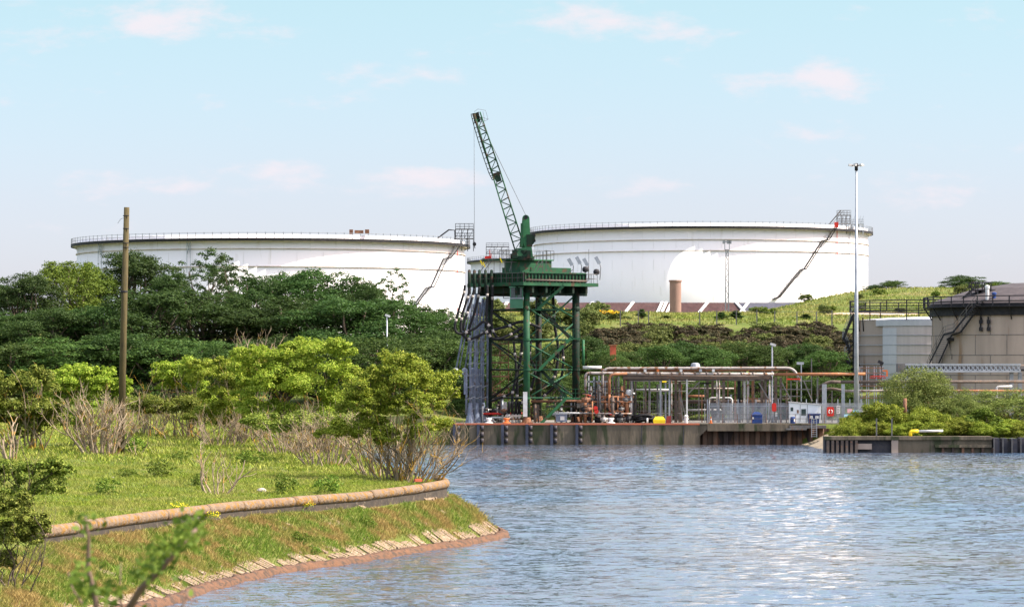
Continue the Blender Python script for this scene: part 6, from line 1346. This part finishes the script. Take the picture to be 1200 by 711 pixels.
for i, (px, top, w, lb) in enumerate(((702, 369, 14, 'young conifer on the slope just right of the green tower, among yellow gorse'), (735, 371, 16, 'young dark conifer on the slope, midway between tower and round brown shaft'), (752, 362, 14, 'pale pointed young tree just left of the round brown shaft'), (781, 370, 20, 'young conifer at the foot of the round brown shaft'), (846, 366, 18, 'left one of two young conifers under the lattice mast'), (862, 364, 18, 'right one of two young conifers under the lattice mast'), (944, 368, 22, 'tall young conifer above the dark gorse, below the end of the bund wall'), (936, 372, 14, 'short young conifer left of the tall one below the end of the bund wall'))):
    place(con, px, top, w, 606, lb, None)
# yellow gorse in flower
yg = make_tree('flowering_gorse', 46, 2.4, 5, 3000, .30, 'leaf_gorse_green', 7, label='flowering gorse', cat='bush', low=.0, trunk_r=.06, cname='foliage')
Vf, Ff = crown_np(47, [(-1.2, 0, 1.5, 1.2, 1.2, .7), (.9, -.3, 1.6, 1.3, 1.2, .7), (0, .2, 1.8, 1, 1, .6)], 900, .24, subr=.3, inner=0, low=.0); ob('flowers', np_mesh('flowers', Vf, Ff, M['gorse_flower']), yg)
for i, (px, top, w, lb) in enumerate(((657, 366, 22, 'yellow flowering gorse seen between the tower legs'), (685, 365, 26, 'yellow flowering gorse just right of the tower leg'), (703, 368, 22, 'yellow flowering gorse between two others right of the tower'), (716, 368, 20, 'yellow flowering gorse farthest right of the tower'), (642, 372, 18, 'small yellow flowering gorse low between the tower legs'))):
    place(yg, px, ptop(px, 604, 1.9), w*1.3, 604, lb, 'yellow gorse in flower near the tower')
# grass of the hill
g = np.random.default_rng(31); n = 95000; x = g.uniform(-20, 150, n); y = g.uniform(590, 712, n); cl = .5+.5*wob(x, y, .35); kp = g.random(n) < (.35+.65*cl); x, y = x[kp], y[kp]; z = height(x, y)
Vh, Fh = blades(np.column_stack([x, y, z-.05]), .38, .22, .6, 32)
x = g.uniform(80, 170, 14000); y = g.uniform(712, 740, 14000); Vq, Fq = blades(np.column_stack([x, y, height(x, y)-.05]), .5, .3, .6, 33)
tag(ob('hill_grass', np_mesh('hill_grass', np.concatenate([Vh, Vq]), np.concatenate([Fh, Fq+len(Vh)]), M['grass_hill'])), 'rough grass covering the hill below the storage tanks', 'grass', kind='stuff')
MB().quadbox([(56, 622, gz(60, 622)-.6), (72, 622, gz(70, 622)-.6), (76, 632, gz(70, 632)-.6), (60, 632, gz(60, 632)-.6), (57, 622, gz(60, 622)+.28), (71, 622, gz(70, 622)+.28), (75, 632, gz(70, 632)+.35), (61, 632, gz(60, 632)+.35)]).build('dirt_path', pm('pink_dirt', (.48, .33, .24), (.40, .30, .22), .5, .95), kind='structure')
low_ = make_tree('hill_bush', 48, 2, 4, 2000, .32, 'leaf_wood_light', 6, label='bush', cat='bush', low=.0, trunk_r=.05, cname='foliage')
for i in range(26):
    px = g_.uniform(880, 1195); Y = g_.uniform(630, 690); x = XX(px, Y); z = gz(x, Y); top = HOR-(z+g_.uniform(.8, 1.8)-CAMZ)*FPX/Y; place((low_, gg1)[i % 2], px, top, g_.uniform(10, 22), Y, 'small low bush dotted on the grassy hill right of the bund wall', 'low bushes on the grassy hill')

# ---------------------------------------------------------------- bushes on the right bank
wil = make_tree('willow_bush', 51, 6, 9, 42000, .13, 'leaf_willow', 12, label='willow', cat='bush', low=.0, trunk_r=.14, cname='foliage', bark='pale_bark')
br1 = make_tree('bramble_bush', 52, 3, 6, 20000, .15, 'leaf_bank', 9, label='bramble', cat='bush', low=.0, trunk_r=.06, cname='foliage')
br2 = make_tree('bramble_bush', 53, 3, 6, 20000, .145, 'leaf_bank', 8, label='bramble', cat='bush', low=.0, trunk_r=.06, cname='foliage', subr=.42)
rg = make_tree('sapling_bush', 54, 4, 4, 9000, .2, 'leaf_wood_light', 8, label='bush', cat='bush', low=.0, trunk_r=.06, cname='foliage')
place(wil, 1082, 431, 104, 384, 'big olive green willow bush below the left end of the pipe bridge', None)
place(wil, 1186, 456, 120, 390, 'wide olive willow bush below the columns of the pipe bridge', None)
place(wil, 1126, 462, 60, 380, 'smaller olive bush between the two big willow bushes', None)
place(br1, 1038, 472, 62, 371, 'bright green bush left of the upright rusty pipe', None); place(br2, 1082, 477, 60, 370, 'bright green bush right of the upright rusty pipe', None)
place(rg, 1153, 478, 44, 368, 'dark fresh-green bush at the quay edge in front of the willows', None); place(br1, 1003, 487, 44, 370, 'yellow-green bush spilling over the pale concrete block', None); place(br2, 1020, 482, 40, 376, 'green bush in front of the scaffold by the clad tank', None)
for i, px in enumerate((996, 1022, 1050, 1076, 1100, 1124, 1146, 1170, 1192, 1214)):
    place((br2, br1)[i % 2], px, 492 + (i*7) % 5, 44, 366.2, f'low bramble clump, {onum(i)} along the old quay edge', 'brambles along the old quay edge')
for i, px in enumerate((1020, 1060, 1110, 1140, 1180)): place((br1, br2)[i % 2], px, 484+(i*5) % 7, 56, 372, f'taller bramble, {onum(i)} behind the old quay', 'second row of brambles behind the old quay')

# ---------------------------------------------------------------- foreground hawthorns on the peninsula
def hawthorn(name, px, base_py, Y, blobs_px, label, n=24000, leaf=.17, mat='leaf_fore', stems=9, dead=10, seed=1, bark='pale_bark', sr=.075, cat='shrub', sp=.9):
    """blobs_px: (px, py, rx_px, rz_px)"""
    x = XX(px, Y); z0 = gz(x, Y)-.1; t = thing(name, label, cat, (x, Y, z0)); g = random.Random(seed); B = []; B2 = []
    for (bx, by, rx, rz) in blobs_px:
        w = rx/FPX*Y; h = rz/FPX*Y; B.append((XX(bx, Y)-x, g.uniform(-.7, .7)*w, ZZ(by, Y)-z0, w, w*1.0, h))
        for _ in range(3):
            a = g.uniform(-.3, 3.4); f = g.uniform(.18, .36); q = B[-1] if _ == 0 else q0; q0 = q; B2.append((q[0]+w*1.02*math.cos(a), q[1]+g.uniform(-.5, .5)*w, q[2]+h*1.02*math.sin(a), w*f, w*f, h*f*1.3))
    V, F = crown_np(seed, B+B2, n, leaf, sub=16, subr=.36, inner=.10, low=-.5, flat=.8); ob('foliage', np_mesh('foliage', V, F, M[mat]), t)
    lm = limbs(seed, (0, 0, 0), B+B[:max(0, stems-len(B))], sr, 6, stems=stems, spread=sp)
    for k in range(dead):
        a = g.uniform(0, 6.28); p = Vector((sp*1.3*math.cos(a)*g.random(), sp*math.sin(a)*g.random(), -.05)); d = Vector((math.cos(a)*g.uniform(.15, .8), math.sin(a)*.4, 1)).normalized(); twiggy(lm, p, d, g.uniform(1.6, 3.2), sr*.6, 2, g, n=3)
    me = bpy.data.meshes.new('stems'); me.from_pydata([tuple(v) for v in lm.v], [], lm.f); me.polygons.foreach_set('use_smooth', lm.sm); me.materials.append(M[bark]); ob('stems', me, t); return t
def dead_shrub(px, base_py, Y, wpx, hpx, label, n=16, seed=1, bark='dead_bark', lean=0, depth=2, r=.045, cat='dead shrub', base=None):
    x = XX(px, Y); z0 = (gz(x, Y)-.1) if base is None else base; g = random.Random(seed); m = MB(); W = wpx/FPX*Y; H = hpx/FPX*Y
    for k in range(n):
        f = (k+.5)/n-.5; p = Vector((x+f*W*.6, Y+g.uniform(-.5, .5), z0)); d = Vector((f*1.3+lean+g.uniform(-.2, .2), g.uniform(-.3, .3), 1)).normalized(); twiggy(m, p, d, H*g.uniform(.45, .8), r*1.6*g.uniform(.6, 1.2), depth, g, n=3)
    return m.build('dead_shrub', bark, label=label, cat=cat, loc=(x, Y, z0))
hawthorn('hawthorn', 468, 568, 181, [(432, 506, 26, 16), (500, 500, 26, 14), (462, 515, 20, 12), (395, 505, 22, 18), (428, 455, 28, 22), (465, 444, 34, 28), (502, 450, 30, 26), (440, 480, 30, 20), (490, 476, 26, 18), (414, 478, 18, 16), (522, 462, 14, 16), (465, 435, 22, 12)], 'bright green hawthorn at the tip of the bank, on many bare yellow-lichened stems', 62000, .115, stems=13, dead=26, seed=61, sr=.07, sp=1.1)
dead_shrub(492, 566, 180, 60, 92, 'tangle of bare yellowish twigs leaning over the water beside the tip hawthorn', 15, 62, 'pale_bark', .75, 3, .035)
dead_shrub(440, 560, 186, 60, 80, 'pale bare stems standing left of the tip hawthorn trunk', 13, 63, 'dead_bark', -.1, 2, .04)
dead_shrub(380, 530, 200, 80, 66, 'bare grey stems in front of the wide middle hawthorn, left of the tip hawthorn', 22, 64, 'dead_bark', 0, 3, .035)
hawthorn('hawthorn', 375, 515, 222, [(300, 432, 34, 20), (340, 420, 34, 22), (378, 425, 34, 24), (402, 440, 20, 16), (320, 455, 30, 18), (360, 455, 36, 22), (398, 468, 22, 18), (350, 408, 20, 11), (290, 458, 18, 16), (385, 488, 26, 16), (330, 488, 28, 16), (300, 484, 24, 16), (408, 494, 20, 14), (360, 500, 26, 12)], 'widest hawthorn, dense yellow-green, left of the one at the bank tip', 80000, .135, stems=11, dead=20, seed=65, sr=.09, sp=2.2)
hawthorn('hawthorn', 285, 505, 232, [(250, 440, 28, 18), (280, 430, 26, 16), (300, 446, 22, 18), (262, 462, 22, 14), (285, 476, 26, 12), (255, 484, 24, 12), (300, 490, 20, 10)], 'hawthorn with a flattened crown and dead top twigs, left of the widest hawthorn', 42000, .135, stems=7, dead=16, seed=66, sr=.09, sp=1.6)
hawthorn('hawthorn', 222, 498, 240, [(205, 438, 22, 13), (228, 432, 24, 13), (192, 452, 14, 12), (224, 452, 24, 12), (245, 470, 20, 12)], 'smaller rounded hawthorn just right of the wooden pole', 30000, .135, stems=6, dead=10, seed=67, sr=.08, sp=1.2)
dead_shrub(300, 430, 231, 70, 30, 'pale dead twigs sticking out of the hawthorn tops', 16, 68, 'dead_bark', 0, 2, .03, base=ZZ(424, 231))
dead_shrub(262, 500, 226, 70, 46, 'reddish bare brushwood under the flattened hawthorn', 20, 69, 'dead_bark', .1, 3, .03)
dead_shrub(176, 492, 242, 44, 50, 'grey leafless shrub beside the foot of the wooden pole', 20, 70, 'dead_bark', 0, 3, .03)
dead_shrub(330, 512, 215, 70, 50, 'tangled grey brushwood at the foot of the widest hawthorn', 24, 79, 'dead_bark', 0, 3, .03)
hawthorn('hawthorn', 110, 520, 214, [(70, 452, 26, 16), (98, 448, 28, 18), (128, 452, 22, 16), (60, 470, 24, 14), (105, 472, 26, 14), (142, 462, 12, 12), (90, 438, 18, 9), (126, 438, 10, 8), (80, 492, 18, 12)], 'light green hawthorn in front of the wooden pole, above the white dead stems', 50000, .13, stems=9, dead=12, seed=71, sr=.08, sp=1.6)
hawthorn('hawthorn', 30, 530, 205, [(5, 458, 26, 18), (38, 450, 28, 16), (18, 480, 28, 18), (50, 478, 22, 16), (-14, 485, 24, 26), (30, 505, 26, 14), (62, 495, 18, 12)], 'broad hawthorn at the left edge of the picture, leafy down to the grass', 52000, .13, 'leaf_fore_olive', stems=8, dead=10, seed=72, sr=.09, sp=1.8)
dead_shrub(118, 530, 203, 62, 68, 'whitish dead shrub with many upright stems standing on the meadow', 24, 73, 'dead_bark', .05, 3, .05)
dead_shrub(12, 545, 190, 30, 60, 'three pale broken stems at the left edge of the meadow', 5, 74, 'dead_bark', 0, 1, .05)
dead_shrub(252, 570, 166, 44, 62, 'spindly dead sapling group standing alone on the meadow', 7, 75, 'dead_bark', .05, 2, .035)
dead_shrub(160, 515, 205, 16, 30, 'thin dead twig pair on the meadow right of the whitish dead shrub', 3, 76, 'dead_bark', 0, 1, .03)
hawthorn('elder_bush', 30, 578, 150, [(5, 560, 26, 16), (38, 556, 28, 14), (66, 552, 20, 13), (15, 585, 26, 14), (50, 574, 20, 10)], 'dark green leafy bush hanging over the meadow at the left edge', 16000, .13, 'leaf_fore_olive', stems=6, dead=4, seed=77, sr=.05, bark='dark_bark')
hawthorn('elder_bush', 15, 670, 119, [(-5, 600, 26, 20), (22, 598, 24, 16), (8, 628, 28, 20), (36, 630, 20, 16), (-10, 655, 24, 20), (44, 612, 12, 10)], 'dark bush in the lower left corner beside the end of the coping', 20000, .105, 'leaf_fore_olive', stems=6, dead=5, seed=78, sr=.045, bark='dark_bark')
hawthorn('hawthorn', 395, 530, 206, [(350, 500, 30, 14), (385, 498, 32, 16), (420, 500, 28, 16), (310, 498, 26, 12), (440, 505, 22, 14)], 'low leafy undergrowth below the widest hawthorn, among the bare grey stems', 30000, .12, 'leaf_fore_olive', stems=5, dead=8, seed=91, sr=.05, sp=2.5)
hawthorn('hawthorn', 215, 498, 236, [(180, 478, 26, 12), (215, 480, 30, 12), (250, 488, 28, 12), (150, 480, 24, 12), (275, 494, 24, 10)], 'low green undergrowth between the wooden pole and the flattened hawthorn', 30000, .125, 'leaf_fore_olive', stems=5, dead=8, seed=92, sr=.05, sp=2.5)
# weeds in the meadow
wd = make_tree('nettle_clump', 81, .8, 1.5, 900, .085, 'leaf_wood_light', 6, label='weed', cat='weed', low=.0, trunk_r=.012, cname='leaves')
for i, (px, py, w, h) in enumerate(((187, 560, 34, 22), (122, 580, 30, 20), (290, 545, 36, 18), (335, 578, 30, 24), (384, 580, 32, 24), (232, 570, 20, 16), (66, 572, 30, 26), (320, 515, 44, 24), (290, 508, 40, 22), (240, 500, 40, 16), (150, 530, 50, 20), (350, 640, 26, 18), (368, 652, 18, 14), (262, 656, 20, 16), (430, 620, 22, 14), (150, 560, 26, 12), (408, 545, 22, 14), (210, 540, 26, 12))):
    # find the distance at which the ground shows at this row
    Y = 120
    while Y < 300 and HOR + (CAMZ - gz(XX(px, Y), Y))*FPX/Y > py: Y += .5
    place(wd, px, py-h, w, Y, f'low leafy weed clump, {onum(i)} in a scatter over the meadow and bank' if False else 'low leafy weed clump growing in the meadow or bank grass', 'weed clumps in the grass')
# yellow ragwort by the coping
m_v, m_f = crown_np(90, [(0, 0, .35, .55, .4, .22)], 90, .06, subr=.5); rw = thing('ragwort', 'yellow-flowered weed below the coping, at the left', 'weed', (0, 0, 0)); ob('flowers', np_mesh('flowers', m_v, m_f, M['yellow_flower']), rw); v2, f2 = crown_np(91, [(0, 0, .2, .5, .4, .2)], 260, .07, subr=.5); ob('leaves', np_mesh('leaves', v2, f2, M['leaf_fore']), rw)
def gy_at(px, py):
    Y = 118
    while Y < 300 and HOR + (CAMZ - gz(XX(px, Y), Y))*FPX/Y > py: Y += .25
    return Y
Y = gy_at(245, 612); rw.location = (XX(245, Y), Y, gz(XX(245, Y), Y))
for px, py, lb in ((208, 612, 'leftmost yellow-flowered weed just under the coping'), (357, 600, 'yellow-flowered weed just under the middle of the coping')): Y = gy_at(px, py); dup(rw, (XX(px, Y), Y, gz(XX(px, Y), Y)), 1, label=lb)
for px, py, w, lb in ((132, 560, .35, 'white stone lying on the meadow'), (167, 576, .22, 'tiny white stone on the meadow nearest the coping'), (307, 576, .9, 'flat pale stone on the meadow just above the coping')):
    Y = gy_at(px, py); rock('rock', px, HOR+(CAMZ-gz(XX(px, Y), Y))*FPX/Y, Y, w*.55, w*.2, lb)
Y = 176; MB().cbox((XX(490, Y), Y-.2, 2.93), .38, .22, .14, .4).build('brick', 'brick_red', label='loose red brick lying on the coping near the tip', cat='brick')
# wooden pole
pl_ = thing('utility_pole', 'tall weathered wooden pole rising above the hawthorns before the wood', 'pole', (XX(142, 206), 206, gz(XX(142, 206), 206))); zt = ZZ(243, 206); zb = gz(XX(142, 206), 206)-.5; xb, xt = XX(141.5, 206), XX(148.5, 206)
MB().tube([(xb, 206, zb), ((xb+xt)/2-.02, 206, (zb+zt)/2), (xt, 206, zt)], [.22, .20, .165], 16).build('pole', 'wood_pole', pl_)
MB().lathe([(.205, 0), (.22, .03), (.22, .1), (.205, .13)], ((xb+xt)/2+.02, 206, ZZ(343, 206)), 16).build('iron_band', 'dark_steel', pl_)
MB().tube([(xt-.1, 205.85, ZZ(255, 206)), (xt-.35, 205.8, ZZ(257, 206)), (xt-.52, 205.8, ZZ(262, 206))], .012, 5).build('loose_wire', 'dull_steel', pl_)
m_ = MB()
for py in (253, 285, 290, 268): m_.tube([(xt-.2, 205.8, ZZ(py, 206)), (xt+.15, 205.8, ZZ(py, 206))], .035, 6)
m_.build('bolt', 'dark_steel', pl_)

# ---------------------------------------------------------------- out-of-focus twigs close to the camera, on the near bank
tg = thing('leafy_twigs', 'blurred young leafy twigs close to the camera at the lower left', 'twigs', (XX(150, 12), 12, 6.85)); Yn = 12.0
def tw(pts, r, Y=Yn): return [tuple(P(a, b, Y)) for a, b in pts], r
m_ = MB(); lv = []
g = random.Random(4)
def tleaf(px, py, s, Y):
    c = P(px, py, Y); u = Vector((g.uniform(-1, 1), g.uniform(-.5, .5), g.uniform(-.6, 1))).normalized(); n = Vector((g.uniform(-.5, .5), -1, g.uniform(-.2, .9))).normalized(); v = n.cross(u).normalized()
    i = len(lv); lv.extend([c, c+u*s*.3+v*s*.28, c+u*s*.75+v*s*.2, c+u*s, c+u*s*.75-v*s*.2, c+u*s*.3-v*s*.28])
for pts, r in (([(118, 760), (112, 700), (103, 665), (104, 630), (100, 605)], .013), ([(140, 760), (150, 715), (165, 690), (190, 665), (215, 635), (238, 612)], .018), ([(120, 750), (100, 712), (85, 690), (80, 670)], .007), ([(150, 740), (140, 700), (142, 655)], .006), ([(200, 760), (212, 715), (222, 690)], .008), ([(150, 720), (172, 712), (195, 716)], .008)):
    m_.tube([tuple(P(a, b, Yn+g.uniform(-.1, .1))) for a, b in pts], [r*(1-.7*i/(len(pts)-1)) for i in range(len(pts))], 7)
    for i in range(30):
        j = g.randint(0, len(pts)-2); f = g.random(); 
        if pts[j][1] > 735: continue
        px = pts[j][0]+(pts[j+1][0]-pts[j][0])*f; py = pts[j][1]+(pts[j+1][1]-pts[j][1])*f
        if (len(pts) == 6 and j < 2) or len(pts) == 3 and g.random() < .7: continue
        tleaf(px+g.uniform(-4, 4), py+g.uniform(-4, 4), g.uniform(.018, .038), Yn+g.uniform(-.15, .15))
for cx, cy, n in ((105, 612, 24), (100, 682, 90), (215, 630, 110), (190, 652, 110), (172, 668, 50), (130, 695, 40), (228, 618, 40)):
    for i in range(n): tleaf(cx+g.gauss(0, 11), cy+g.gauss(0, 10), g.uniform(.014, .036), Yn+g.uniform(-.15, .15))
m_.build('twigs', 'twig_bark', tg); nl = len(lv)//6; o0 = wloc(tg)
ob('leaves', np_mesh('leaves', np.array([tuple(v-o0) for v in lv]), np.arange(nl*6).reshape(nl, 6), M['leaf_wood_light']), tg)

for o_ in scene.objects:                                   # design sizes kept while building are not needed any more
    for k_ in ('H', 'W', 'zmax', 'wid'):
        if k_ in o_: del o_[k_]
